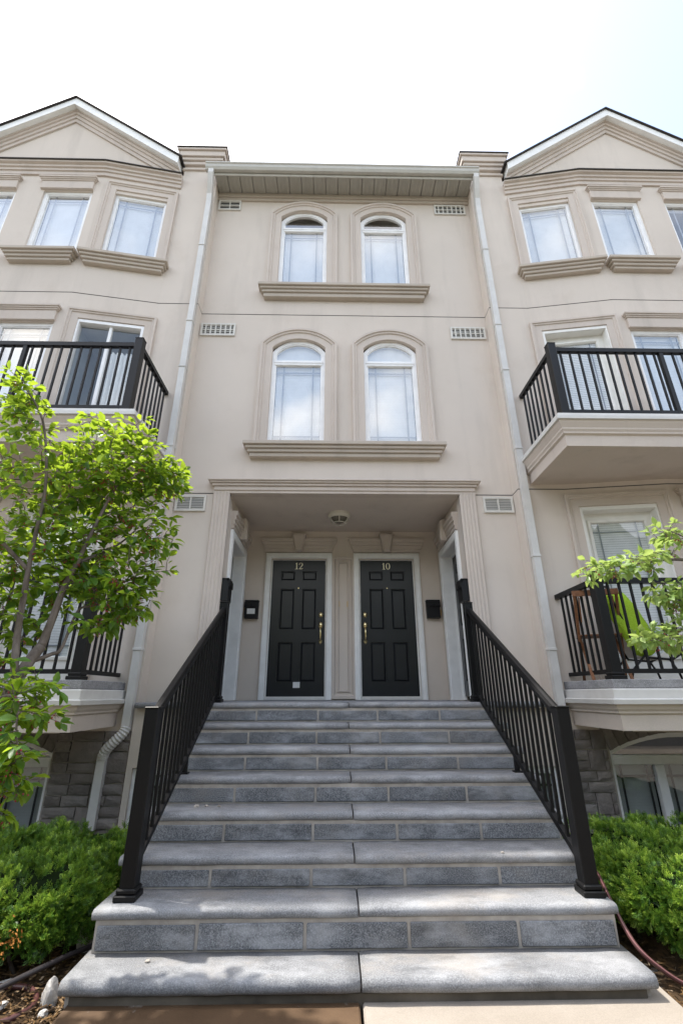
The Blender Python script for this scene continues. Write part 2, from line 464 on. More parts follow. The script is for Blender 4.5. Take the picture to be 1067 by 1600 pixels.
# ------------------------------------------------------------------ windows, doors, vents
def window(house, M, u0, u1, z0, zs, zc=None, transom=None, fw_=.068, blind='blind', blind_cover=1., grille='grille', top_dark=False, prairie=True, mull=None, set_in=.035, gmat='glass'):
    """white frame whose outer edge is u0..u1, z0..crown; set back from the wall face"""
    zc = zc or zs
    path = arch_path(u0, u1, z0, zs, zc)
    b = MB(M)
    pr = [(0, -set_in), (fw_ * .75, -set_in), (fw_ * .8, -set_in - .012), (fw_, -set_in - .012), (fw_, -set_in - .06), (0, -set_in - .06)]
    sweep(b, path, pr, wallput, closed=True)
    if transom:
        b.box(u0 + fw_ * .5, u1 - fw_ * .5, -set_in - .058, -set_in + .004, transom - .048, transom + .048, .008)
        b.box(u0 + fw_ * .5, u1 - fw_ * .5, -set_in - .05, -set_in + .012, transom - .006, transom + .012)
    for mu in (mull or []):
        b.box(mu - .05, mu + .05, -set_in - .058, -set_in + .003, z0 + fw_, (transom or zs) - .05, .006)
    w = b.build('window', 'white_vinyl', house)
    ip = offset(path, fw_ + .001, True)
    def pane(lo, hi, a=None, bb=None):
        pts = []
        P = ip
        # clip polygon between z lo..hi
        def clip(P, keep, zz):
            out = []
            for i in range(len(P)):
                p, q = P[i], P[(i + 1) % len(P)]
                kp, kq = keep(p[1]), keep(q[1])
                if kp: out.append(p)
                if kp != kq:
                    t_ = (zz - p[1]) / (q[1] - p[1]); out.append((p[0] + (q[0] - p[0]) * t_, zz))
            return out
        P = clip(P, lambda z: z >= lo, lo); P = clip(P, lambda z: z <= hi, hi)
        mb = MB(M); mb.poly([(p[0], -set_in - .03, p[1]) for p in P]); mb.build('pane', gmat, w, fix=False)
        return P
    top = transom - .048 if transom else zc
    lo = z0 + fw_
    if mull: pane(lo, top)
    else: pane(lo, top)
    if transom: pane(transom + .048, zc + 1)
    # grille bars between the panes
    eds = [u0 + fw_] + [q for mu in (mull or []) for q in (mu - .05, mu + .05)] + [u1 - fw_]
    spans = list(zip(eds[::2], eds[1::2]))
    zt = (transom - .048 if transom else zs - fw_)
    if prairie:
        mb = MB(M)
        for a, c in spans:
            i_ = min(.13, (c - a) * .17); d0, d1 = -set_in - .045, -set_in - .038
            for uu in (a + i_, c - i_): mb.box(uu - .010, uu + .010, d0, d1, lo, zt)
            for zz in (lo + .10, zt - .11): mb.box(a, c, d0 - .003, d1 - .003, zz - .010, zz + .010)
        mb.build('grille', grille, w)
    # blinds: real slats
    if blind:
        mb = MB(M)
        z_ = zt - .02; zb = zt - (zt - lo) * blind_cover
        st = .028
        while z_ > zb:
            for a, c in spans:
                mb.f.append([mb.p(a + .004, -set_in - .075, z_), mb.p(c - .004, -set_in - .075, z_), mb.p(c - .004, -set_in - .0746, z_ - st * .99), mb.p(a + .004, -set_in - .0746, z_ - st * .99)])
            z_ -= st
        for a, c in spans: mb.box(a, c, -set_in - .10, -set_in - .07, zt - .03, zt + .02)
        mb.build('blind', blind, w, fix=False)
    if transom and not top_dark:
        mb = MB(M); P = [(p[0], -set_in - .08, p[1]) for p in offset(path, fw_ * .6, True) if p[1] > transom]
        P = [(u0 + .02, -set_in - .08, transom)] + P + [(u1 - .02, -set_in - .08, transom)]
        mb.poly(P); mb.build('blind', blind or 'blind', w, fix=False)
    # the room behind
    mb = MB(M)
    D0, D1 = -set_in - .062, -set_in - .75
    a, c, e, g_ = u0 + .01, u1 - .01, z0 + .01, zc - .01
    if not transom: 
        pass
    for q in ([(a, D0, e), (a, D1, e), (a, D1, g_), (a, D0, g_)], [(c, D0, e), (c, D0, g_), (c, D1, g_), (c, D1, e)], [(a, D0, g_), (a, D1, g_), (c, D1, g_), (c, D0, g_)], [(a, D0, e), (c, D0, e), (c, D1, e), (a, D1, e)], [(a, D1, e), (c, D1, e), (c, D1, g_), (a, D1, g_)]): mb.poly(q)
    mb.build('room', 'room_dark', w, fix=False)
    return w
TRIM = [(0, -.01), (0, .06), (.035, .06), (.042, .042), (.07, .042), (.078, .024), (.175, .024), (.18, .02), (.18, -.06), (.05, -.06)]
def trim(house, M, u0, u1, z0, zs, zc=None, prof=TRIM, name='window_trim', mat='stucco_trim'):
    b = MB(M); sweep(b, arch_path(u0, u1, z0, zs, zc or zs), prof, wallput)
    return b.build(name, mat, house)
def sill(house, M, u0, u1, zt, h=.21, out=.17, ends=True, name='window_sill', mat='stucco_sill'):
    b = MB(M)
    steps = [(0, .0), (-.05, .0), (-.06, .028), (-.105, .034), (-.115, .062), (-h * .86, .07), (-h, .085)]
    for (za, i_), (zb, i2) in zip(steps[::2] + [], steps[1::2]):
        pass
    lay = [(0, .055, 0.), (.055, .10, .03), (.10, .15, .058), (.15, h, .085)]
    for a, c, i_ in lay:
        b.box(u0 + i_, u1 - i_, -.02, out - i_, zt - c, zt - a, .006)
    return b.build(name, mat, house)
def head(house, M, u0, u1, zt, h=.24, out=.085, mat='stucco_trim'):
    b = MB(M)
    for a, c, i_ in [(0, .035, 0), (.035, .06, .015), (.06, .085, .03), (.085, h, .045)]:
        b.box(u0 + i_, u1 - i_, -.02, out - i_, zt - c, zt - a, .005)
    return b.build('window_head', mat, house)
def vent(house, M, u0, u1, z0, z1, nx, louvre=False):
    b = MB(M)
    sweep(b, [(u0, z0), (u0, z1), (u1, z1), (u1, z0)], [(0, .0), (0, .025), (.028, .025), (.028, .0)], wallput, closed=True)
    for k in range(1, nx):
        u = u0 + (u1 - u0) * k / nx; b.box(u - .010, u + .010, .0, .022, z0 + .02, z1 - .02)
    if not louvre:
        zm = (z0 + z1) / 2; b.box(u0 + .02, u1 - .02, .0, .021, zm - .008, zm + .008)
    v = b.build('vent', 'vent_white', house)
    mb = MB(M); mb.box(u0 + .02, u1 - .02, .001, .004, z0 + .02, z1 - .02); mb.build('vent_back', 'vent_dark', v)
    n = 7 if louvre else 5
    for k in range(n):
        z = z0 + .03 + (z1 - z0 - .06) * (k + .5) / n; s_ = (z1 - z0 - .06) / n * .5
        mb = MB(M); mb.poly([(u0 + .025, .006, z + s_), (u1 - .025, .006, z + s_), (u1 - .025, .019, z - s_ * .5), (u0 + .025, .019, z - s_ * .5)])
        mb.poly([(u0 + .025, .006, z + s_ - .006), (u1 - .025, .006, z + s_ - .006), (u1 - .025, .019, z - s_ * .5 - .006), (u0 + .025, .019, z - s_ * .5 - .006)])
        mb.build('louvre', 'vent_white' if louvre else 'aluminium_taupe', v, fix=False)
    return v

def stroke(mb, pts, wid, put, d0, d1):
    """flat variable-width stroke given thickness d0..d1"""
    n = len(pts); L = []; Rr = []
    for i in range(n):
        a, c = pts[max(i - 1, 0)], pts[min(i + 1, n - 1)]
        dx, dy = c[0] - a[0], c[1] - a[1]; l = math.hypot(dx, dy) or 1
        nx, ny = -dy / l * wid[i] / 2, dx / l * wid[i] / 2
        L.append((pts[i][0] + nx, pts[i][1] + ny)); Rr.append((pts[i][0] - nx, pts[i][1] - ny))
    for i in range(n - 1):
        q = [L[i], L[i + 1], Rr[i + 1], Rr[i]]
        lo = [mb.p(*put(x, z, d0)) for x, z in q]; hi = [mb.p(*put(x, z, d1)) for x, z in q]
        mb.f.append(hi)
        for k in range(4): mb.f.append([lo[k], lo[(k + 1) % 4], hi[(k + 1) % 4], hi[k]])
def digit(ch, u, z, h, M, parent, d):
    mb = MB(M); S = h
    put = lambda x, zz, dd: (u + x * S, dd, z + zz * S)
    if ch == '1':
        stroke(mb, [(.28, 0), (.28, 1)], [.13, .13], put, d, d + .006)
        stroke(mb, [(.08, .80), (.2, .86), (.30, .98)], [.03, .07, .10], put, d, d + .0065)
        stroke(mb, [(.06, .02), (.50, .02)], [.05, .05], put, d, d + .007)
    elif ch == '0':
        N = 24; P = []; W = []
        for k in range(N + 1):
            a = 2 * math.pi * k / N; P.append((.34 + .26 * math.cos(a), .5 + .48 * math.sin(a))); W.append(.05 + .09 * abs(math.cos(a)))
        stroke(mb, P, W, put, d, d + .006)
    else:
        P = [(.08, .72), (.10, .86), (.22, .97), (.36, .97), (.52, .88), (.55, .72), (.48, .54), (.34, .36), (.18, .18), (.07, .05)]
        W = [.10, .08, .06, .05, .10, .13, .12, .08, .06, .05]
        stroke(mb, P, W, put, d, d + .006)
        stroke(mb, [(.06, .045), (.50, .045), (.62, .16)], [.09, .09, .03], put, d, d + .0065)
    return mb.build('house_number', 'gold_print', parent)

def front_door(house, M, u0, u1, z0, z1, hinge, setd, num=None, hardware=True, mat='black_door'):
    """six-panel door; slab front face at depth setd behind the wall; hinge=-1 left, +1 right"""
    b = MB(M); w = u1 - u0; h = z1 - z0
    F = -setd
    cols_ = [(u0 + .165 * w, u0 + .435 * w), (u0 + .565 * w, u0 + .835 * w)]
    rows_ = [(z0 + .095 * h, z0 + .375 * h), (z0 + .465 * h, z0 + .775 * h), (z0 + .84 * h, z0 + .915 * h)]
    holes = [(a, c, e, g_, .020, 1) for a, c in cols_ for e, g_ in rows_]
    MM = lambda u, d, z: M(u, F + d, z)
    b = MB(MM); wall_panel(b, u0, u1, z0, z1, holes)
    for q in ([(u0, 0, z0), (u0, -.045, z0), (u0, -.045, z1), (u0, 0, z1)], [(u1, 0, z0), (u1, 0, z1), (u1, -.045, z1), (u1, -.045, z0)], [(u0, 0, z1), (u0, -.045, z1), (u1, -.045, z1), (u1, 0, z1)]): b.poly(q)
    d = b.build('door', mat, house)
    for a, c, e, g_ in [hh[:4] for hh in holes]:
        mb = MB(MM); i1, i2 = .012, .035
        lo = [(a + i1, e + i1), (c - i1, e + i1), (c - i1, g_ - i1), (a + i1, g_ - i1)]; hi = [(a + i2, e + i2), (c - i2, e + i2), (c - i2, g_ - i2), (a + i2, g_ - i2)]
        if g_ - e < .2: hi = [(a + .03, e + .03), (c - .03, e + .03), (c - .03, g_ - .03), (a + .03, g_ - .03)]
        mb.poly([(x, -.002, z) for x, z in hi])
        for k in range(4): mb.poly([(lo[k][0], -.0195, lo[k][1]), (lo[(k + 1) % 4][0], -.0195, lo[(k + 1) % 4][1]), (hi[(k + 1) % 4][0], -.002, hi[(k + 1) % 4][1]), (hi[k][0], -.002, hi[k][1])])
        mb.build('door_panel', mat, d)
    um = (u0 + u1) / 2
    mb = MB(); x_, y_, z_ = MM(um, .004, z0 + .78 * h)
    mb.lathe([(.009, -.006), (.009, .004), (.005, .006)], (x_, y_ - .002, z_), 'y', 10); mb.build('peephole', 'brass', d)
    if hardware:
        uh = u1 - .07 if hinge < 0 else u0 + .07
        zc = z0 + .575 * h
        mb = MB(MM); 
        ring = [(.034, 0), (.034, .012), (.024, .022), (.012, .028), (.004, .03)]
        def dome(mb, uu, zz, sc=1, fl=1.0):
            seg = 16; rings = []
            for r_, dd in ring: rings.append([mb.p(uu + r_ * sc * math.cos(2 * math.pi * k / seg), dd * sc, zz + r_ * sc * fl * math.sin(2 * math.pi * k / seg)) for k in range(seg)])
            for i in range(len(ring) - 1):
                for k in range(seg): mb.f.append([rings[i][k], rings[i][(k + 1) % seg], rings[i + 1][(k + 1) % seg], rings[i + 1][k]])
            mb.f.append(rings[-1])
        dome(mb, uh, zc, 1.0, 1.25); mb.build('deadbolt', 'brass', d, smooth=True)
        mb = MB(MM); dome(mb, uh, zc - .155, .95, 1.5)
        mb.box(uh - .012, uh + .012, .01, .045, zc - .165, zc - .15, .004)
        mb.tube([(uh, .012, zc - .185), (uh, .045, zc - .20), (uh, .058, zc - .27), (uh, .05, zc - .35), (uh, .018, zc - .395)], [.009, .010, .013, .011, .012], 10)
        dome(mb, uh, zc - .40, .75, 1.4)
        mb.build('door_handle', 'brass', d, smooth=True)
    if num:
        hN = .105; wN = .57 * hN
        tot = wN * 2; uS = um - tot / 2 - .01
        for k, ch in enumerate(num): digit(ch, uS + k * wN * 1.05, z0 + .932 * h, hN, MM, d, .001)
    return d
def casing(house, M, u0, u1, z0, z1, w=.085, proud=.035, setd=.047, mat='white_paint', name='door_frame'):
    prof = [(0, -.004), (0, proud), (w * .3, proud + .006), (w * .85, proud), (w, proud - .012), (w, -setd + .012), (w + .018, -setd + .012), (w + .018, -setd - .03), (w * .5, -setd - .03), (w * .5, -.004)]
    b = MB(M); sweep(b, [(u0, z0), (u0, z1), (u1, z1), (u1, z0)], prof, wallput)
    return b.build(name, mat, house)
def lintel(house, M, uc, wt, wb, z0, z1, kt, kz):
    b = MB(M); n = 4; steps = [(z0, z0 + .05, .035), (z0 + .05, z0 + .11, .05), (z0 + .11, z0 + .16, .068), (z0 + .16, z1, .085)]
    for k, (a, c, d) in enumerate(steps):
        wa = wb + (wt - wb) * (a - z0) / (z1 - z0); wc = wb + (wt - wb) * (c - z0) / (z1 - z0)
        q = [(uc - wa / 2, a), (uc + wa / 2, a), (uc + wc / 2, c), (uc - wc / 2, c)]
        lo = [b.p(u, 0, z) for u, z in q]; hi = [b.p(u, d, z) for u, z in q]
        b.f.append(hi); b.f.append(lo[::-1])
        for i in range(4): b.f.append([lo[i], lo[(i + 1) % 4], hi[(i + 1) % 4], hi[i]])
    l = b.build('door_lintel', 'stucco_trim', house)
    b = MB(M); kb = kt * .5
    q0 = [(uc - kb / 2, z0 - .002), (uc + kb / 2, z0 - .002), (uc + kt / 2, kz), (uc - kt / 2, kz)]
    q1 = offset([q0[0], q0[3], q0[2], q0[1]], .022, True); q1 = [q1[0], q1[3], q1[2], q1[1]]
    lo = [b.p(u, 0, z) for u, z in q0]; md = [b.p(u, .10, z) for u, z in q0]; hi = [b.p(u, .125, z) for u, z in q1]
    b.f.append(hi)
    for i in range(4): b.f.append([lo[i], lo[(i + 1) % 4], md[(i + 1) % 4], md[i]]); b.f.append([md[i], md[(i + 1) % 4], hi[(i + 1) % 4], hi[i]])
    b.build('keystone', 'stucco_trim', l)

LZ = 1.452            # landing level
# ------------------------------------------------------------------ central townhouse
H = empty('townhouse', (0, 0, GZ))
H.location = (0, 0, 0)
tag(H, 'recessed middle townhouse with four arched windows above a porch with black doors 12 and 10', 'townhouse', 'row of beige stucco townhouses')
XR = 1.53; XW = 2.26; ZC = 4.02
win = []
for s in (-1, 1):
    a, c = sorted((s * .115, s * 1.28)); win.append((a, c))
holes = []
for a, c in win:
    holes += [(a + .17, c - .17, 4.80, 6.64), (a + .17, c - .17, 7.78, 9.56)]
J1, J2 = 7.15, 4.026
holes += [(-XR, XR, LZ - .02, ZC, 0)]
b = MB(CEN)
wall_panel(b, -XW, XW, LZ - .02, J2 - .007, [h for h in holes if h[2] < J2 - .5 and h[3] < 4.5])
wall_panel(b, -XW, XW, J2 + .007, J1 - .007, [h for h in holes if 4.5 < h[2] < 7])
wall_panel(b, -XW, XW, J1 + .007, 10.0, [h for h in holes if h[2] > 7])
b.build('wall', 'stucco', H, fix=False)
for j in (J1, J2):
    for ua, ub in (((-XW, XW),) if j == J1 else ((-XW, -XR), (XR, XW))):
        b = MB(CEN); b.box(ua, ub, -.03, -.006, j - .04, j + .04); b.build('control_joint', 'caulk', H)
b = MB(); b.box(-8.6, 8.6, .25, 9, 1.5, 9.9)     # body of the row, behind the fronts, keeps light out
# windows
for k, (a, c) in enumerate(win):
    trim(H, CEN, a, c, 4.755, 6.555, 6.835)
    window(H, CEN, a + .178, c - .178, 4.79, 6.43, 6.655, transom=6.235)
    trim(H, CEN, a, c, 7.685, 9.47, 9.755)
    window(H, CEN, a + .178, c - .178, 7.72, 9.345, 9.575, transom=9.15, top_dark=True, blind_cover=1.)
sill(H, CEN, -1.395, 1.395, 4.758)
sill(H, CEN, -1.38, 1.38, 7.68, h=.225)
# vents
vent(H, CEN, -2.235, -1.70, 6.70, 6.94, 7); vent(H, CEN, 1.67, 2.22, 6.69, 6.925, 7)
vent(H, CEN, -2.235, -1.84, 9.555, 9.80, 2); vent(H, CEN, 1.63, 2.19, 9.535, 9.775, 7)
vent(H, CEN, -2.24, -1.84, 3.765, 3.99, 2, True); vent(H, CEN, 1.845, 2.245, 3.765, 3.99, 2, True)
# eave
b = MB(CEN)
for a, c, d in ((9.80, 9.86, .035), (9.86, 9.955, .06)): b.box(-XW, XW, -.01, d, a, c, .006)
b.build('frieze', 'stucco_sill', H)
for k in range(21):
    wS = 2 * XW / 21; u = -XW + k * wS
    b = MB(CEN); b.box(u + .008, u + wS - .008, -.01, .36, 9.96, 9.975, .003)
    for q in (.33, .66): b.box(u + wS * q - .008, u + wS * q + .008, 0, .355, 9.954, 9.962)
    b.build('soffit_panel', 'soffit_metal', H)
b = MB(CEN)
b.box(-XW, XW, -.05, .38, 9.985, 10.0); b.box(-2.36, 2.36, .355, .375, 9.93, 10.12, .004)
b.build('fascia', 'aluminium_taupe', H)
b = MB()
sweep(b, [(-2.40, -.375), (2.36, -.375)], [(0, 9.985), (.06, 9.985), (.085, 10.03), (.09, 10.085), (.105, 10.10), (.105, 10.125), (.095, 10.125), (.09, 10.10), (.07, 10.09), (.065, 10.04), (.05, 10.0), (0, 10.0)], planput, side=-1)
b.build('gutter', 'aluminium_taupe', H)
b = MB(); b.poly([(-2.3, -.47, 10.13), (2.3, -.47, 10.13), (2.3, 4, 12.2), (-2.3, 4, 12.2)]); b.poly([(-2.3, 8.6, 10.13), (2.3, 8.6, 10.13), (2.3, 4, 12.2), (-2.3, 4, 12.2)]); b.build('roof', 'shingle', H, fix=False)
# downspouts
def downspout(s, bottom):
    b = MB(); x = s * 2.325
    top = [(s * 2.30, -.42, 9.98), (s * 2.30, -.42, 9.90), (s * 2.31, -.34, 9.72), (x, -.265, 9.58), (x, -.245, 9.40)]
    b.rod(top + [(x, -.245, 1.5)] + bottom, .085, .07, (0, 1, 0.001))
    d = b.build('downspout', 'aluminium_white', H)
    for z in (8.35, 6.75, 5.9, 4.6, 3.1, 2.0):
        mb = MB(); mb.box(x - .05, x + .05, -.29, -.2, z - .015, z + .015, .004); mb.build('strap', 'aluminium_white', d)
    return d
d = downspout(-1, [(-2.325, -.245, 1.20)])
mb = MB(); N = 26; pts = []; rr = []
for k in range(N):
    t_ = k / (N - 1); e = t_ * t_ * (3 - 2 * t_)
    pts.append((-2.325 - .19 * e, -.245 - .03 * math.sin(t_ * math.pi), 1.21 - .28 * t_ - .0 * e)); rr.append(.050 + (.006 if k % 2 else -.002))
mb.tube(pts, rr, 10); mb.build('elbow', 'aluminium_white', d)
mb = MB(); mb.rod([(-2.515, -.245, .95), (-2.515, -.245, .30)], .085, .07, (0, 1, 0.001)); mb.build('lower_pipe', 'aluminium_white', d)
downspout(1, [(2.325, -.245, .05)])
# porch
b = MB()
MSL = lambda u, d, z: (-XR + d, u, z); MSR = lambda u, d, z: (XR - d, u, z)
MBK = lambda u, d, z: (u, 1.5 - d, z)
DZ0, DZ1 = LZ + .053, LZ + .053 + 2.03
for M_ in (MSL, MSR):
    b.M = M_; wall_panel(b, 0.0, 1.5, LZ - .02, ZC, [(.30, 1.20, LZ - .01, 3.52, .2)])
b.M = MBK; wall_panel(b, -XR, XR, LZ - .02, ZC, [(-1.135, -.262, LZ - .01, DZ1 + .01, .12), (.262, 1.135, LZ - .01, DZ1 + .01, .12)])
b.M = ident; b.poly([(-XR, 0, ZC), (XR, 0, ZC), (XR, 1.5, ZC), (-XR, 1.5, ZC)])
b.build('porch_wall', 'stucco', H, fix=False)
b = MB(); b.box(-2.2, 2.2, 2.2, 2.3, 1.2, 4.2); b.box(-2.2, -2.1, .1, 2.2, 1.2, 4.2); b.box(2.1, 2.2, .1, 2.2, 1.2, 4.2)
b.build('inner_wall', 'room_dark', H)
sg = {-1: (-1.125, -.272), 1: (.272, 1.125)}
for s in (-1, 1):
    u0, u1 = sg[s]
    front_door(H, MBK, u0, u1, DZ0, DZ1, s, .05, '12' if s < 0 else '10') if False else None
    d = front_door(H, MBK, u0, u1, DZ0, DZ1, -1 if s < 0 else 1, .05, '12' if s < 0 else '10')
    d['label'] = 'black six-panel door numbered 12' if s < 0 else 'black six-panel door numbered 10'
    if s < 0:
        mb = MB(MBK); mb.box(-.735, -.635, -.05 + .001, -.05 + .004, 1.62, 1.70); mb.build('notice', 'paper', d)
    casing(H, MBK, u0 - .098, u1 + .098, LZ + .004, DZ1 + .108)
    b = MB(MBK); b.box(u0 - .02, u1 + .02, -.10, .03, LZ + .002, DZ0 - .012, .004); b.box(u0 - .02, u1 + .02, -.08, .0, DZ0 - .012, DZ0 - .003)
    b.build('threshold', 'aluminium_white', H)
    lintel(H, MBK, s * .708, 1.235, 1.06, DZ1 + .125, DZ1 + .345, .235, DZ1 + .425)
    # side door
    M_ = MSL if s < 0 else MSR
    d = front_door(H, M_, .33, 1.17, DZ0, DZ1 - .02, 1 if s < 0 else 1, .15)
    casing(H, M_, .215, 1.285, LZ + .004, DZ1 + .06, setd=.14, w=.10)
    lintel(H, M_, .75, 1.235, 1.06, DZ1 + .08, DZ1 + .30, .235, DZ1 + .38)
    # pilaster with fluted face
    b = MB(CEN); a, c = sorted((s * XR, s * 1.75))
    b.box(a + .0, c, -.02, .03, LZ + .002, 4.06, .006)
    for q in (.10, .30, .5, .7, .90):
        u = a + (c - a) * q; b.box(u - .014, u + .014, .02, .038, LZ + .05, 4.05, .006)
    b.build('pilaster', 'stucco_trim', H)
b = MB(CEN)
for a, c, o, i_ in ((4.055, 4.115, .05, .075), (4.115, 4.15, .075, .05), (4.15, 4.175, .10, .025), (4.175, 4.205, .12, 0.)):
    b.box(-1.82 + i_, 1.82 - i_, -.02, o, a, c, .006)
b.box(-1.76, 1.76, -.1, .034, 4.018, 4.058, .004)
b.build('porch_cornice', 'stucco_trim', H)
b = MB(MBK)
sweep(b, [(-.172, 1.47), (-.172, 3.59), (.186, 3.59), (.186, 1.47)], [(0, -.01), (0, .035), (.04, .035), (.055, .015), (.055, -.01)], wallput, closed=True)
sweep(b, [(-.085, 1.56), (-.085, 3.51), (.10, 3.51), (.10, 1.56)], [(0, -.01), (0, .018), (.02, .024), (.03, .01), (.03, -.01)], wallput, closed=True)
b.build('wall_panel', 'stucco_trim', H)
for u, z, M_ in ((-.065, 2.83, MBK), (.075, 2.83, MBK), (-1.505, 2.78, MBK), (1.505, 2.70, MBK)):
    b = MB(M_); b.box(u - .014, u + .014, 0, .02, z - .045, z + .045, .005); b.build('doorbell', 'bell', H)
# plinth beside the stairs, under the landing
for s in (-1, 1):
    M_ = (lambda s: lambda u, d, z: (s * u, -.24 - d, z))(s)
    b = MB(M_)
    wall_panel(b, 1.5, XW, -.1, LZ - .06, [(1.62, 2.20, .1, .83)])
    b.build('basement_wall', 'stucco', H, fix=False)
    w = window(H, M_, 1.62, 2.20, .1, .83, blind='blind_grey', grille='grille_dark', prairie=True, set_in=.03, gmat='glass_clear')

# ------------------------------------------------------------------ wings
BX = [(2.26, 0.02), (2.26, -.2), (2.87, -.2), (4.10, -.39), (6.44, -.39), (7.67, -.2), (8.6, -.2)]
def bay_door(house, M, u0, u1, z0, z1, glass=True):
    b = MB(M)
    sweep(b, [(u0, z0), (u0, z1), (u1, z1), (u1, z0)], [(0, -.03), (0, .005), (.045, .005), (.05, -.02), (.05, -.17), (0, -.17)], wallput)
    f = b.build('door_frame', 'white_door', house)
    a, c = u0 + .052, u1 - .052; zt = z1 - .052
    g0, g1, gz0, gz1 = a + .11, c - .11, z0 + .28, zt - .13
    MM = lambda u, d, z: M(u, d - .13, z)
    b = MB(MM); wall_panel(b, a, c, z0, zt, [(g0, g1, gz0, gz1, .03)])
    sweep(b, [(g0 - .04, gz0 - .04), (g0 - .04, gz1 + .04), (g1 + .04, gz1 + .04), (g1 + .04, gz0 - .04)], [(0, 0), (0, .018), (.03, .024), (.04, .012), (.04, 0)], wallput, closed=True)
    d = b.build('door', 'white_door', house)
    mb = MB(MM); mb.poly([(g0, -.012, gz0), (g1, -.012, gz0), (g1, -.012, gz1), (g0, -.012, gz1)]); mb.build('pane', 'glass_clear', d, fix=False)
    mb = MB(MM); z = gz1
    while z > gz0:
        mb.poly([(g0, -.034, z), (g1, -.034, z), (g1, -.030, z - .03), (g0, -.030, z - .03)]); z -= .031
    mb.build('blind', 'blind', d, fix=False)
    mb = MB(MM); mb.poly([(g0 - .02, -.06, gz0 - .02), (g1 + .02, -.06, gz0 - .02), (g1 + .02, -.06, gz1 + .02), (g0 - .02, -.06, gz1 + .02)]); mb.build('door_back', 'room_dark', d, fix=False)
    mb = MB(MM)
    for uu in (g0 + .09, g1 - .09): mb.box(uu - .007, uu + .007, -.022, -.016, gz0, gz1)
    for zz in (gz0 + .12, gz1 - .12): mb.box(g0, g1, -.024, -.018, zz - .007, zz + .007)
    mb.build('grille', 'grille', d)
    return d
def patio_door(house, M, u0, u1, z0, z1):
    b = MB(M)
    sweep(b, [(u0, z0), (u0, z1), (u1, z1), (u1, z0)], [(0, -.03), (0, .005), (.05, .005), (.055, -.02), (.055, -.1), (0, -.1)], wallput, closed=True)
    um = (u0 + u1) / 2
    b.box(um - .022, um + .022, -.09, -.03, z0 + .05, z1 - .05, .005)
    d = b.build('patio_door', 'white_vinyl', house)
    mb = MB(M); mb.poly([(u0 + .05, -.06, z0 + .05), (u1 - .05, -.06, z0 + .05), (u1 - .05, -.06, z1 - .05), (u0 + .05, -.06, z1 - .05)]); mb.build('pane', 'glass_clear', d, fix=False)
    mb = MB(M)      # curtain folds on the side nearer the corner
    N = 40; a, c = u0 + .06, um + .02
    for k in range(N):
        ua, ub = a + (c - a) * k / N, a + (c - a) * (k + 1) / N
        da, db = -.16 - .03 * math.sin(k * 1.1), -.16 - .03 * math.sin((k + 1) * 1.1)
        mb.poly([(ua, da, z0 + .05), (ub, db, z0 + .05), (ub, db, z1 - .42), (ua, da, z1 - .42)])
    mb.build('curtain', 'curtain', d, fix=False)
    mb = MB(M); a, c, e, g_ = u0 + .01, u1 - .01, z0 + .01, z1 - .01; D0, D1 = -.1, -1.2
    for q in ([(a, D0, e), (a, D1, e), (a, D1, g_), (a, D0, g_)], [(c, D0, e), (c, D0, g_), (c, D1, g_), (c, D1, e)], [(a, D0, g_), (a, D1, g_), (c, D1, g_), (c, D0, g_)], [(a, D0, e), (c, D0, e), (c, D1, e), (a, D1, e)], [(a, D1, e), (c, D1, e), (c, D1, g_), (a, D1, g_)]): mb.poly(q)
    mb.build('room', 'blind_grey', d, fix=False)
    return d
def ashlar(house, M, u0, u1, z0, z1, skip, seed):
    rnd = random.Random(seed); cw, ch = .055, .098
    nu, nz_ = int((u1 - u0) / cw), int((z1 - z0) / ch)
    occ = [[False] * nz_ for _ in range(nu)]
    for j in range(nz_):
        i = 0
        while i < nu:
            if occ[i][j]: i += 1; continue
            w = rnd.choice((3, 4, 5, 6, 6)); hh = 2 if rnd.random() < .22 and j + 1 < nz_ else 1
            k = i
            while k < nu and k < i + w and not occ[k][j] and not (hh == 2 and occ[k][j + 1]): k += 1
            if nu - k < 2 and all(not occ[q][j] for q in range(k, nu)) and hh == 1: k = nu
            if k == i: i += 1; continue
            if k - i <= 2: hh = 1
            for q in range(i, k):
                for r_ in range(j, j + hh): occ[q][r_] = True
            a, c, e, g_ = u0 + i * cw + .006, u0 + k * cw - .006, z0 + j * ch + .006, z0 + (j + hh) * ch - .006
            i = k
            if skip((a + c) / 2, (e + g_) / 2, a, c, e, g_): continue
            stone(house, M, [(a, e), (c, e), (c, g_), (a, g_)], rnd)
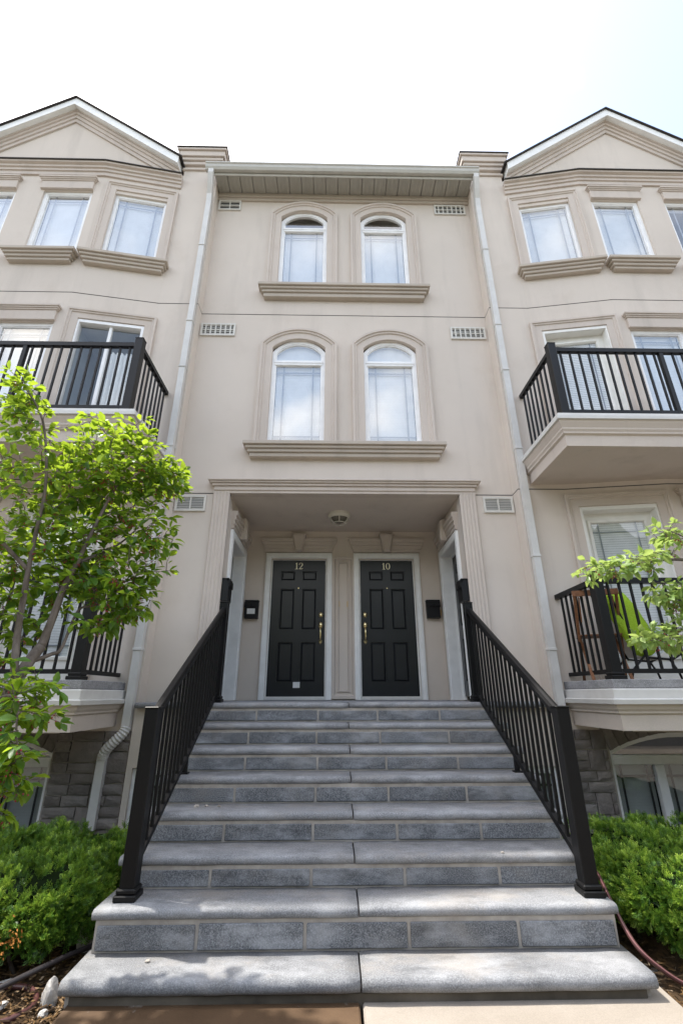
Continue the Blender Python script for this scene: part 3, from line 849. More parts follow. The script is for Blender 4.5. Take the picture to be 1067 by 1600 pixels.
def stone(house, M, q, rnd):
    mb = MB(M); n, m_ = 4, 3; g = {}
    D = rnd.uniform(.022, .036)
    for i in range(n + 1):
        for j in range(m_ + 1):
            s_, t_ = i / n, j / m_
            u = (q[0][0] * (1 - s_) + q[1][0] * s_) * (1 - t_) + (q[3][0] * (1 - s_) + q[2][0] * s_) * t_
            z = (q[0][1] * (1 - s_) + q[1][1] * s_) * (1 - t_) + (q[3][1] * (1 - s_) + q[2][1] * s_) * t_
            ed = i in (0, n) or j in (0, m_)
            g[i, j] = mb.p(u + rnd.uniform(-.003, .003), (D - .009 if ed else D) + rnd.uniform(-.003, .003), z + rnd.uniform(-.003, .003))
            if ed: g[i, j, 'b'] = mb.p(u, 0, z)
    for i in range(n):
        for j in range(m_): mb.f.append([g[i, j], g[i + 1, j], g[i + 1, j + 1], g[i, j + 1]])
    for i in range(n):
        mb.f.append([g[i, 0], g[i, 0, 'b'], g[i + 1, 0, 'b'], g[i + 1, 0]]); mb.f.append([g[i, m_], g[i + 1, m_], g[i + 1, m_, 'b'], g[i, m_, 'b']])
    for j in range(m_):
        mb.f.append([g[0, j], g[0, j + 1], g[0, j + 1, 'b'], g[0, j, 'b']]); mb.f.append([g[n, j], g[n, j, 'b'], g[n, j + 1, 'b'], g[n, j + 1]])
    mb.build('stone', 'limestone', house, fix=False)

def wing(s):
    W = empty('townhouse'); side = 'left' if s < 0 else 'right'
    tag(W, 'gabled bay-fronted townhouse behind the berry tree, drain pipe elbow at its corner' if s < 0 else 'gabled bay-fronted townhouse with green lounge chair on its lower balcony', 'townhouse', 'row of beige stucco townhouses')
    fr_ = [frame(s, *BX[i], *BX[i + 1]) for i in range(6)]
    # openings per segment (u0,u1,z0,z1)
    A, LA = fr_[2]; Fm, LF = fr_[3]; A2, LA2 = fr_[4]
    k = LA / (4.10 - 2.87)
    ua = lambda x: (x - 2.87) * k; uf = lambda x: x - 4.10
    # window rectangles
    dz = .0
    opA = [(ua(3.03), ua(3.89), 7.93, 9.44), (ua(2.99), ua(3.94), 4.47, 6.66), (ua(2.99), ua(3.94), 1.655, 3.76)]
    fw1, fw2 = (uf(4.23), uf(5.05)), (uf(5.50), uf(6.32))
    opF = [(*w_, 7.93, 9.43) for w_ in (fw1, fw2)] + [(*w_, 4.95, 6.57) for w_ in (fw1, fw2)] + [(*w_, 2.2, 3.70) for w_ in (fw1, fw2)]
    opA2 = [(LA - ua(3.89), LA - ua(3.03), 7.93, 9.44), (LA - ua(3.94), LA - ua(2.99), 4.47, 6.66), (LA - ua(3.94), LA - ua(2.99), 1.655, 3.76)]
    b = MB()
    for i, (f_, L) in enumerate(fr_):
        ops = {2: opA, 3: opF, 4: opA2}.get(i, [])
        for za, zb in ((1.15, J2 - .007), (J2 + .007, J1 - .007), (J1 + .007, 10.0 if i in (2, 3, 4) else 10.75)):
            b.M = f_; wall_panel(b, 0, L, za, zb, [o for o in ops if za < o[2] < zb], .17)
        for j in (J1, J2):
            cj = MB(f_); cj.box(.0005, L - .0005, -.03, -.006, j - .04, j + .04); cj.build('control_joint', 'caulk', W)
    b.M = ident
    GX, GT, GB = 5.08, 11.88, 10.0
    sl = .777
    # gable wall, parapets, roof body
    b.poly([(s * 2.87, -.2, 9.9), (s * 7.67, -.2, 9.9), (s * 7.67, -.2, 10.2), (s * (GX + (GT - 10.3) / sl), -.2, 10.3), (s * GX, -.2, GT), (s * 2.87, -.2, GT - sl * (GX - 2.87))])
    b.poly([(s * 2.26, -.2, 10.75), (s * 2.87, -.2, 10.75), (s * 2.87, 8, 10.75), (s * 2.26, 8, 10.75)]); b.poly([(s * 2.87, -.2, 9.9), (s * 2.87, 8, 9.9), (s * 2.87, 8, 10.75), (s * 2.87, -.2, 10.75)]); b.poly([(s * 2.26, .02, 9.9), (s * 2.26, 8, 9.9), (s * 2.26, 8, 10.75), (s * 2.26, .02, 10.75)])
    b.build('wall', 'stucco', W, fix=False)
    # windows and doors
    window(W, A, *opA[0][:4], blind='blind'); window(W, A2, *opA2[0][:4])
    for i, o in enumerate(opF):
        window(W, Fm, *o, blind_cover=(1, .0, 1, 1, 1, 1)[i] if s > 0 else 1)
    if s < 0: patio_door(W, A, *opA[1])
    else: bay_door(W, A, *opA[1])
    bay_door(W, A, *opA[2]); bay_door(W, A2, *opA2[1]); bay_door(W, A2, *opA2[2])
    T3 = [(0, -.01), (0, .05), (.03, .05), (.038, .035), (.06, .035), (.068, .02), (.16, .02), (.165, -.02), (.03, -.02)]
    for M_, fl in ((A, lambda a, c: (ua(a), ua(c))), (A2, lambda a, c: (LA - ua(c), LA - ua(a)))):
        trim(W, M_, *fl(2.885, 4.03), 7.93, 9.67, prof=T3)
        trim(W, M_, *fl(2.84, 4.075), 4.47, 6.83, prof=T3)
        trim(W, M_, *fl(2.84, 4.075), 1.66, 3.93, prof=T3)
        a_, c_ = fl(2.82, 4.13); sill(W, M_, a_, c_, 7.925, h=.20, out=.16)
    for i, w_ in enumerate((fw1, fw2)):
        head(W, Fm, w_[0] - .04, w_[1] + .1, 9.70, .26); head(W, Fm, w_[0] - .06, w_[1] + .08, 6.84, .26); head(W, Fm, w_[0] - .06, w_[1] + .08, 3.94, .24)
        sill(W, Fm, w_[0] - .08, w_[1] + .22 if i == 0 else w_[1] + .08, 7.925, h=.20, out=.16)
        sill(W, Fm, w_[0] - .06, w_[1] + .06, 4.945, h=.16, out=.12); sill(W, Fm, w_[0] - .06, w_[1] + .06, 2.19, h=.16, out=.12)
    # bay cornice
    path = [(s * 2.80, -.2 + .011), (s * 2.87, -.2), (s * 4.10, -.39), (s * 6.44, -.39), (s * 7.67, -.2)]
    path = path[1:]
    sd = -1 if s > 0 else 1
    b = MB(); P9 = 9.80
    sweep(b, path, [(-.02, P9), (.028, P9), (.028, P9 + .075), (.05, P9 + .08), (.05, P9 + .13), (.075, P9 + .138), (.075, P9 + .185), (.115, P9 + .20), (.115, P9 + .24), (-.02, P9 + .245)], planput, side=sd)
    c_ = b.build('cornice', 'stucco_trim', W)
    b = MB(); sweep(b, path, [(-.02, P9 + .247), (.14, P9 + .237), (.14, P9 + .25), (-.02, P9 + .26)], planput, side=sd); b.build('flashing', 'flashing_dark', c_)
    # rake mouldings, fascia and shingle edges along both slopes
    X0 = 2.93; Z = lambda x, dz: GT - sl * abs(x - GX) + dz
    X1 = 2 * GX - X0
    def along(prof_fn, name, mat, par, xa=X0, xb=X1):
        b = MB()
        for (x0, x1) in ((xa, GX), (GX, xb)):
            pts = prof_fn()
            ids = [[b.p(s * x, -.2 - o, Z(x, h)) for o, h in pts] for x in (x0, x1)]
            n = len(pts)
            for i in range(n): b.f.append([ids[0][i], ids[0][(i + 1) % n], ids[1][(i + 1) % n], ids[1][i]])
            b.f.append(ids[0][::-1]); b.f.append(ids[1])
        return b.build(name, mat, par)
    rk = along(lambda: [(-.01, -.24), (.028, -.24), (.028, -.155), (.05, -.15), (.05, -.075), (.075, -.068), (.075, -.01), (.10, -.005), (.10, .02), (-.01, .02)], 'rake_moulding', 'stucco_trim', W)
    along(lambda: [(-.02, .022), (.16, .022), (.18, .022), (.18, .20), (-.02, .20)], 'rake_fascia', 'white_paint', W)
    along(lambda: [(-.05, .205), (.21, .205), (.21, .235), (-8, .24), (-8, .21)], 'roof', 'shingle', W, xa=X0 - .06, xb=X1 + .06)
    # party wall cap
    for z0, z1, o in ((10.30, 10.36, .035), (10.36, 10.44, .06), (10.44, 10.52, .10), (10.52, 10.70, .12), (10.70, 10.755, .15)):
        pass
    b = MB()
    for z0, z1, o in ((10.30, 10.35, .03), (10.42, 10.50, .045), (10.50, 10.57, .075), (10.57, 10.70, .105), (10.70, 10.75, .135)):
        xa, xb = sorted((s * (2.26 - o), s * (2.87 + o)))
        b.box(xa, xb, -.2 - o, 7.5, z0, z1, .008)
    pc = b.build('parapet_cap', 'stucco_trim', W)
    b = MB(); xa, xb = sorted((s * (2.26 - .15), s * (2.87 + .15))); b.box(xa, xb, -.2 - .15, 7.5, 10.752, 10.775, .003); b.build('flashing', 'flashing_dark', pc)
    # balcony slabs
    XA, XB = 2.45, 2 * 5.27 - 2.45
    for zt, yf, nm, lab in ((4.47, -1.2, 'upper', 0), (1.655, -1.12, 'lower', 1)):
        pth = [(s * XA, -.19), (s * XA, yf), (s * XB, yf), (s * XB, -.19)]
        b = MB()
        if not lab:
            pr = [(-.10, zt - .385), (.02, zt - .385), (.02, zt - .25), (.045, zt - .235), (.045, zt - .215), (.06, zt - .19), (.06, zt - .17), (.085, zt - .12), (.095, zt - .09), (-.10, zt - .09)]
        else:
            pr = [(-.10, zt - .435), (-.01, zt - .435), (-.01, zt - .305), (.012, zt - .29), (.012, zt - .275), (.03, zt - .255), (.045, zt - .215), (-.10, zt - .215)]
        sweep(b, offset(pth, 0.0, False, sd), pr, planput, side=sd)
        xa, xb = sorted((s * (XA + .05), s * (XB - .05)))
        b.box(xa, xb, yf + .05, -.15, zt - .375 if not lab else zt - .42, zt - .02)
        sl_ = b.build('balcony_slab', 'stucco_trim', W)
        b = MB()
        if not lab: sweep(b, pth, [(-.12, zt - .088), (.10, zt - .088), (.115, zt - .085), (.115, zt - .045), (.095, zt - .035), (.09, zt), (-.12, zt + .002)], planput, side=sd)
        else: sweep(b, pth, [(-.12, zt - .213), (.075, zt - .213), (.08, zt - .175), (.05, zt - .165), (.045, zt - .09), (.03, zt - .08), (-.12, zt - .08)], planput, side=sd)
        b.build('edge_flashing', 'aluminium_white', sl_)
        if lab:
            b = MB(); sweep(b, pth, [(-.3, zt - .078), (.02, zt - .078), (.025, zt - .07), (.025, zt - .005), (.02, zt), (-.3, zt)], planput, side=sd); b.build('stone_edge', 'granite_slab', sl_)
        b = MB(); b.box(xa, xb, yf + .06, -.1, zt - .02, zt + .002 if not lab else zt - .003); b.build('deck', 'concrete', sl_)
    # basement stone wall with arched window
    MB_ = lambda u, d, z: (s * u, -.2 - d, z)
    w0, w1 = (2.79, 4.40) if s > 0 else (3.06, 4.67)
    z0w, zsw, zcw = .0, .965, 1.14
    b = MB(MB_); wall_panel(b, 2.26, 8.6, -.1, 1.16, [(w0, w1, z0w, zcw)], .12); b.build('basement_wall', 'mortar', W, fix=False)
    um = (w0 + w1) / 2
    window(W, MB_, w0, w1, z0w, zsw, zcw, transom=.88, blind='blind_grey', grille='grille_dark', top_dark=True, mull=[w0 + .52, w1 - .52], fw_=.045, set_in=.03, gmat='glass_clear')
    P = arch_path(w0, w1, z0w, zsw, zcw, 14)[1:-1]
    def skip(cu, cz, a, c, e, g_): return c > w0 - .005 and a < w1 + .005
    ashlar(W, MB_, 2.27, w0 - .0, .0, 1.18, lambda *q: False, 5 if s > 0 else 9)
    rnd = random.Random(3)
    for i in range(len(P) - 1):          # voussoirs standing over the arch
        (xa, za), (xb, zb) = P[i], P[i + 1]
        lean = .25
        ta = (xa - um) * lean * .4; tb = (xb - um) * lean * .4
        stone(W, MB_, [(xa + .005, za + .006), (xb - .005, zb + .006), (xb + tb - .005, 1.215), (xa + ta + .005, 1.215)], rnd)
    ashlar(W, MB_, w1, min(w1 + 1.2, 6.0), .0, 1.18, lambda *q: False, 15)
    return W
for s in (-1, 1): wing(s)

# ------------------------------------------------------------------ balcony railings
def make_bar(name, w, h, mat):
    b = MB(); b.box(-w / 2, w / 2, -w / 2, w / 2, 0, h, .002); o = b.build(name, mat); me = o.data; bpy.data.objects.remove(o); return me
def inst(name, me, parent, loc, rot=None):
    o = bpy.data.objects.new(name, me); col.objects.link(o); o.parent = parent; o.location = loc
    if rot: o.rotation_euler = rot
    return o
def post(parent, x, y, z0, z1, w=.095, plate=True):
    b = MB(); b.box(x - w / 2, x + w / 2, y - w / 2, y + w / 2, z0, z1 - .012, .004); b.box(x - w / 2 - .004, x + w / 2 + .004, y - w / 2 - .004, y + w / 2 + .004, z1 - .014, z1, .005)
    p_ = b.build('post', 'black_metal', parent)
    if plate:
        b = MB(); b.box(x - w * .74, x + w * .74, y - w * .74, y + w * .74, z0 + .001, z0 + .035, .006); b.box(x - w * .64, x + w * .64, y - w * .64, y + w * .64, z0 + .035, z0 + .065, .008); b.build('base_plate', 'black_metal', p_)
    return p_
labels = {(-1, 0): 'black balcony railing above the tree, on the left upper balcony', (1, 0): 'black balcony railing of the right upper balcony, clear of leaves',
          (-1, 1): 'black balcony railing behind the tree trunk, on the left lower balcony', (1, 1): 'black balcony railing in front of the green lounge chair'}
for s in (-1, 1):
    for lo in (0, 1):
        z0, zr, yf = ((4.475, 5.47, -1.155), (1.655, 2.60, -1.07))[lo]
        g = empty('balcony_railing', (s * 2.5, yf, z0)); g.location = (0, 0, 0)
        tag(g, labels[s, lo], 'railing', 'black balcony railings')
        X0, X1 = 2.515, 2 * 5.27 - 2.515
        post(g, s * X0, yf, z0, zr + .09)
        for x in (3.87, 5.27, 6.67): post(g, s * x, yf + .002, z0, zr + .0, .05, False)
        post(g, s * X1, yf, z0, zr + .09)
        zb = z0 + (.10 if not lo else .075)
        for nm, z, hh in (('top_rail', zr, .055), ('bottom_rail', zb, .04)):
            b = MB(); b.rod([(s * X0, yf, z), (s * X1, yf, z)], .055 if hh > .05 else .04, hh); b.build(nm, 'black_metal', g)
            b = MB(); b.rod([(s * X0, yf, z), (s * (X0 + .0), -.205, z)], .055 if hh > .05 else .04, hh); b.build(nm, 'black_metal', g)
        me = make_bar('baluster', .022, zr - zb, 'black_metal')
        x = X0 + .11
        while x < X1 - .05:
            if min(abs(x - q) for q in (3.87, 5.27, 6.67)) > .045: inst('baluster', me, g, (s * x, yf, zb))
            x += .1165
        y = yf + .115
        while y < -.22:
            inst('baluster', me, g, (s * X0, y, zb)); y += .108

# ------------------------------------------------------------------ entrance stairs
ST = empty('entrance_stairs')
tag(ST, 'wide grey stone front stairs with rounded treads climbing to the two black doors', 'stairs')
ys = [-2.524, -2.254, -1.972, -1.686, -1.399, -1.116, -.833, -.550]
zs = [.163, .367, .544, .728, .914, 1.092, 1.274, LZ]
SW = 1.54; TH = .055; RS = .010
core = MB()
for k in range(8):
    core.box(-SW + .025, SW - .025, ys[k] + (.018 if k else .05), -.2 if k < 7 else -.1, (zs[k - 1] - .01 if k else -.05), zs[k] - TH + .004)
core.box(-SW + .02, SW - .02, -.45, 1.6, 1.0, LZ - .01)
core.build('mortar_core', 'mortar', ST)
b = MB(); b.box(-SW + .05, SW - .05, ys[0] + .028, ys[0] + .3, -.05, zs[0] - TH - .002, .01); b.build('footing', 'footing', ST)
def bull(b, x0, x1, yf, yb, zt, th, rnd):
    """slab with a rounded front edge, slightly worn"""
    r_ = th / 2; prof = []
    for k in range(9):
        a = math.pi / 2 + math.pi * k / 8
        prof.append((yf + r_ * .9 + r_ * .9 * math.cos(a), zt - r_ + r_ * math.sin(a)))
    prof = [(yb, zt)] + prof + [(yb, zt - th)]
    n = 14; ids = []
    for i in range(n + 1):
        x = x0 + (x1 - x0) * i / n; jy = rnd.uniform(-.002, .002); jz = rnd.uniform(-.0015, .0015)
        e = 0.006 if i in (0, n) else 0
        ids.append([b.p(x, y + (jy + e if y < yf + .03 else 0), z + jz - (e * .5 if z > zt - .01 else 0)) for y, z in prof])
    for i in range(n):
        for j in range(len(prof)): b.f.append([ids[i][j], ids[i][(j + 1) % len(prof)], ids[i + 1][(j + 1) % len(prof)], ids[i + 1][j]])
    b.f.append(ids[0][::-1]); b.f.append(ids[-1])
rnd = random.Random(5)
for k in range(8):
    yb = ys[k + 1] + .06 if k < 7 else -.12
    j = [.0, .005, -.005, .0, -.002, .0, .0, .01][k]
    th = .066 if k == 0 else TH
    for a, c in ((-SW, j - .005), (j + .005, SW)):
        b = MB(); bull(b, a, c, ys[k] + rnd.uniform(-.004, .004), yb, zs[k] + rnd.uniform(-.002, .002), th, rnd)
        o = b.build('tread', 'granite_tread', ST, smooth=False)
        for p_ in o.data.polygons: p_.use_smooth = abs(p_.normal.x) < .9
joints = [-.925, -.29, .305, .94]
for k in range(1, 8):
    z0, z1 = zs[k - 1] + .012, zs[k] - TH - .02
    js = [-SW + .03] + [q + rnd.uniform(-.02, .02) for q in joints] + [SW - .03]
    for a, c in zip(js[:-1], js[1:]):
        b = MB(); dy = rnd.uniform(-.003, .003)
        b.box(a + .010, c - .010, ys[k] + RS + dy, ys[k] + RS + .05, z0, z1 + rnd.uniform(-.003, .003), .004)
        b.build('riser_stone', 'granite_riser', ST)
b = MB(); b.box(-XR - .0, XR + .0, -.13, 1.62, LZ - .03, LZ, .002); b.build('landing', 'granite_tread', ST)
for s in (-1, 1):
    b = MB(); a, c = sorted((s * (SW + .004), s * 2.245)); bull(b, a, c, -.33, .01, LZ, TH, rnd); b.build('landing_ledge', 'granite_tread', ST)
# fallen mortar crumbs
for x, y, z, r_ in ((-1.19, -1.50, zs[3], .022), (-1.12, -1.47, zs[3], .014), (-1.02, -1.49, zs[3], .016), (.98, -1.95, zs[2], .012), (-1.16, -2.33, zs[0], .016)):
    bm = bmesh.new(); bmesh.ops.create_icosphere(bm, subdivisions=2, radius=r_)
    for v in bm.verts: v.co *= random.uniform(.6, 1.15); v.co.z *= .55
    me = bpy.data.meshes.new('crumb'); bm.to_mesh(me); bm.free(); me.materials.append(MATS['mortar'])
    o = bpy.data.objects.new('crumb', me); col.objects.link(o); o.location = (x, y, z + r_ * .3); o.parent = ST

# stair railings
for s in (-1, 1):
    g = empty('stair_railing')
    tag(g, 'black metal stair handrail beside the left hedge, below mailbox of door 12' if s < 0 else 'black metal stair handrail beside the right hedge and brown hose', 'railing', 'stair handrails')
    y0, y1 = -2.10, -.40
    xa, xb = (s * (1.455 if s > 0 else 1.40), s * 1.375)
    X = lambda y: xa + (xb - xa) * (y - y0) / (y1 - y0)
    post(g, xa, y0, zs[1], 1.45, .092); post(g, xb, y1, LZ, 2.50, .09)
    za, zb = 1.385, 2.43
    sl = (zb - za) / (y1 - y0)
    b = MB(); prof = [(-.03, -.028), (.03, -.028), (.034, .005), (.022, .024), (0, .03), (-.022, .024), (-.034, .005)]
    dirv = Vector((xb - xa, y1 - y0, zb - za)).normalized(); sv = dirv.cross(Vector((0, 0, 1))).normalized(); u_ = sv.cross(dirv)
    ids = []
    for q in (Vector((xa, y0, za)), Vector((xb, y1, zb))): ids.append([b.p(*(q + sv * a + u_ * c)) for a, c in prof])
    n = len(prof)
    for i in range(n): b.f.append([ids[0][i], ids[0][(i + 1) % n], ids[1][(i + 1) % n], ids[1][i]])
    b.f.append(ids[0][::-1]); b.f.append(ids[1]); b.build('hand_rail', 'black_metal', g)
    lo = .875
    b = MB(); b.rod([(xa, y0, za - lo), (xb, y1, zb - lo)], .04, .038); b.build('bottom_rail', 'black_metal', g)
    me = make_bar('baluster', .021, lo - .01, 'black_metal')
    n = 19
    for k in range(n):
        y = y0 + (y1 - y0) * (k + 1) / (n + 1); inst('baluster', me, g, (X(y), y, za + sl * (y - y0) - lo))
    ym = -1.22; zt = zs[4]; x = X(ym)
    b = MB(); b.box(x - .018, x + .018, ym - .018, ym + .018, zt + .01, za + sl * (ym - y0) - lo, .002); b.box(x - .035, x + .035, ym - .035, ym + .035, zt, zt + .012, .002); b.build('support_foot', 'black_metal', g)

# ------------------------------------------------------------------ porch things
def mailbox(loc, rotz, label, flip=False):
    g = empty('mailbox', loc); g.rotation_euler = (0, 0, rotz); tag(g, label, 'mailbox', 'mailboxes by the doors')
    b = MB()          # body: front at -y
    w, d, h = .20, .085, .27
    ids = []
    prof = [(0, 0), (-d, 0), (-d * 1.02, h * .72), (-d * .72, h * .98), (0, h)]
    for x in (-w / 2, w / 2): ids.append([b.p(x, y, z) for y, z in prof])
    n = len(prof)
    for i in range(n): b.f.append([ids[0][i], ids[0][(i + 1) % n], ids[1][(i + 1) % n], ids[1][i]])
    b.f.append(ids[0][::-1]); b.f.append(ids[1]); b.build('body', 'black_plastic', g)
    b = MB(); b.box(-w / 2 - .008, w / 2 + .008, -d - .014, -d * .98, h * .60, h * .93, .004); b.box(-w / 2 - .008, w / 2 + .008, -d - .004, .0, h * .95, h * 1.02, .006); b.build('lid', 'black_plastic', g)
    b = MB(); b.tube([(-.045, -d - .016, h * .70), (-.02, -d - .02, h * .66), (.02, -d - .02, h * .66), (.045, -d - .016, h * .70)], .006, 8); b.lathe([(.018, -.004), (.018, .0), (.01, .006)], (0, -d - .018, h * .72), 'y', 12); b.build('emblem', 'black_metal', g)
    return g
m1 = mailbox((-1.395, 1.498, 2.60), 0, 'black wall mailbox with a white card, left of door 12')
b = MB(); b.box(-.062, .058, -.092, -.0885, .065, .145); o = b.build('name_card', 'paper', m1)
mailbox((1.385, 1.498, 2.61), 0, 'plain black wall mailbox, right of door 10')
mailbox((-1.528, .09, 2.60), R(90), 'black mailbox seen edge-on above the top of the left stair railing')
mailbox((1.528, .09, 2.60), R(-90), 'black mailbox seen edge-on above the top of the right stair railing')
g = empty('ceiling_light', (-.07, .72, ZC)); g.scale = (1.22, 1.22, 1.22); tag(g, 'round caged bulkhead lamp on the porch ceiling', 'lamp')
b = MB(); b.lathe([(.135, 0), (.135, -.035), (.125, -.05), (.108, -.052), (.108, -.02)], (0, 0, 0), 'z', 28); b.build('housing', 'lamp_housing', g, smooth=False)
b = MB(); b.lathe([(.108, -.03)] + [(.105 * math.cos(a), -.05 - .062 * math.sin(a)) for a in (0, .3, .6, .9, 1.2, 1.45)], (0, 0, 0), 'z', 24); b.build('lens', 'lamp_glass', g, smooth=True)
b = MB()
b.tube([(.118 * math.cos(2 * math.pi * k / 24), .118 * math.sin(2 * math.pi * k / 24), -.055) for k in range(25)], .007, 6)
b.tube([(.075 * math.cos(2 * math.pi * k / 20), .075 * math.sin(2 * math.pi * k / 20), -.118) for k in range(21)], .006, 6)
for a in (0, 60, 120, 180, 240, 300):
    ca, sa = math.cos(R(a + 30)), math.sin(R(a + 30)); b.tube([(.118 * ca, .118 * sa, -.055), (.108 * ca, .108 * sa, -.092), (.075 * ca, .075 * sa, -.118)], .006, 6)
b.build('cage', 'lamp_housing', g, smooth=True)

# ------------------------------------------------------------------ things on the right lower balcony
DK = 1.653
g = empty('lounge_chair', (3.0, -.62, DK)); g.rotation_euler = (0, 0, R(0)); tag(g, 'lounge chair under a lime green towel on the lower right balcony', 'chair')
b = MB()
n, m_ = 12, 10; ids = {}
bm = bmesh.new(); bmesh.ops.create_cube(bm, size=1.0); bmesh.ops.subdivide_edges(bm, edges=bm.edges, cuts=7, use_grid_fill=True)
for v in bm.verts:
    p = v.co * 2
    r_ = max(abs(p.x), abs(p.z)) ; L = math.hypot(p.x, p.z) or 1
    k = (1 - .62) + .62 * (r_ / L); p.x *= k; p.z *= k
    bulge = 1 - .35 * min(1, (p.x * p.x + p.z * p.z) / 1.2)
    v.co = Vector((p.x * .145, p.y * .055 * bulge + .03 * p.z * p.z, p.z * .36)) + Vector([random.uniform(-.004, .004) for _ in range(3)])
me = bpy.data.meshes.new('towel'); bm.to_mesh(me); bm.free(); me.materials.append(MATS['green_towel'])
for p_ in me.polygons: p_.use_smooth = True
o = bpy.data.objects.new('towel', me); col.objects.link(o); o.parent = g; o.location = (-.02, -.12, .58); o.rotation_euler = (R(-6), R(-20), R(4))
b = MB()
for yy in (-.16, .16):
    b.tube([(-.22, yy, .95), (-.10, yy, .55), (.05, yy, .22), (.30, yy, .20), (.50, yy, .30)], .012, 8)
    b.tube([(.03, yy, .24), (-.12, yy, .10), (-.16, yy, .0)], .011, 8); b.tube([(.28, yy, .2), (.34, yy, .08), (.36, yy, .0)], .011, 8)
b.tube([(-.22, -.16, .95), (-.23, 0, .97), (-.22, .16, .95)], .012, 8); b.tube([(.5, -.16, .3), (.52, 0, .3), (.5, .16, .3)], .012, 8)
b.build('frame', 'black_metal', g, smooth=True)
b = MB(); b.rod([(-.20, 0, .93), (-.09, 0, .56), (.05, 0, .24), (.30, 0, .22), (.49, 0, .31)], .30, .012, (0, 0, 1)); b.build('sling', 'canvas', g)
g = empty('folding_chair', (2.70, -.62, DK)); g.rotation_euler = (0, 0, R(70)); tag(g, 'brown wooden folding chair in the corner of the lower right balcony', 'chair')
for yy in (-.2, .2):
    b = MB(); b.rod([(-.20, yy, .88), (.22, yy, .0)], .022, .028, (0, 1, 0)); b.build('leg', 'wood_chair', g)
    b = MB(); b.rod([(.20, yy * .85, .46), (-.22, yy * .85, 0)], .022, .028, (0, 1, 0)); b.build('leg', 'wood_chair', g)
for k in range(5):
    b = MB(); yy = -.16 + .08 * k; b.rod([(-.185, yy, .84), (-.07, yy, .60)], .035, .012, (0, 1, 0)); b.build('back_slat', 'canvas' if k % 2 else 'wood_chair', g)
for k in range(6):
    b = MB(); b.box(-.08 + k * .055, -.08 + k * .055 + .042, -.20, .20, .45, .465, .003); b.build('seat_slat', 'wood_chair', g)
b = MB(); b.rod([(-.20, -.22, .88), (-.20, .22, .88)], .03, .06); b.build('top_rail', 'wood_chair', g)

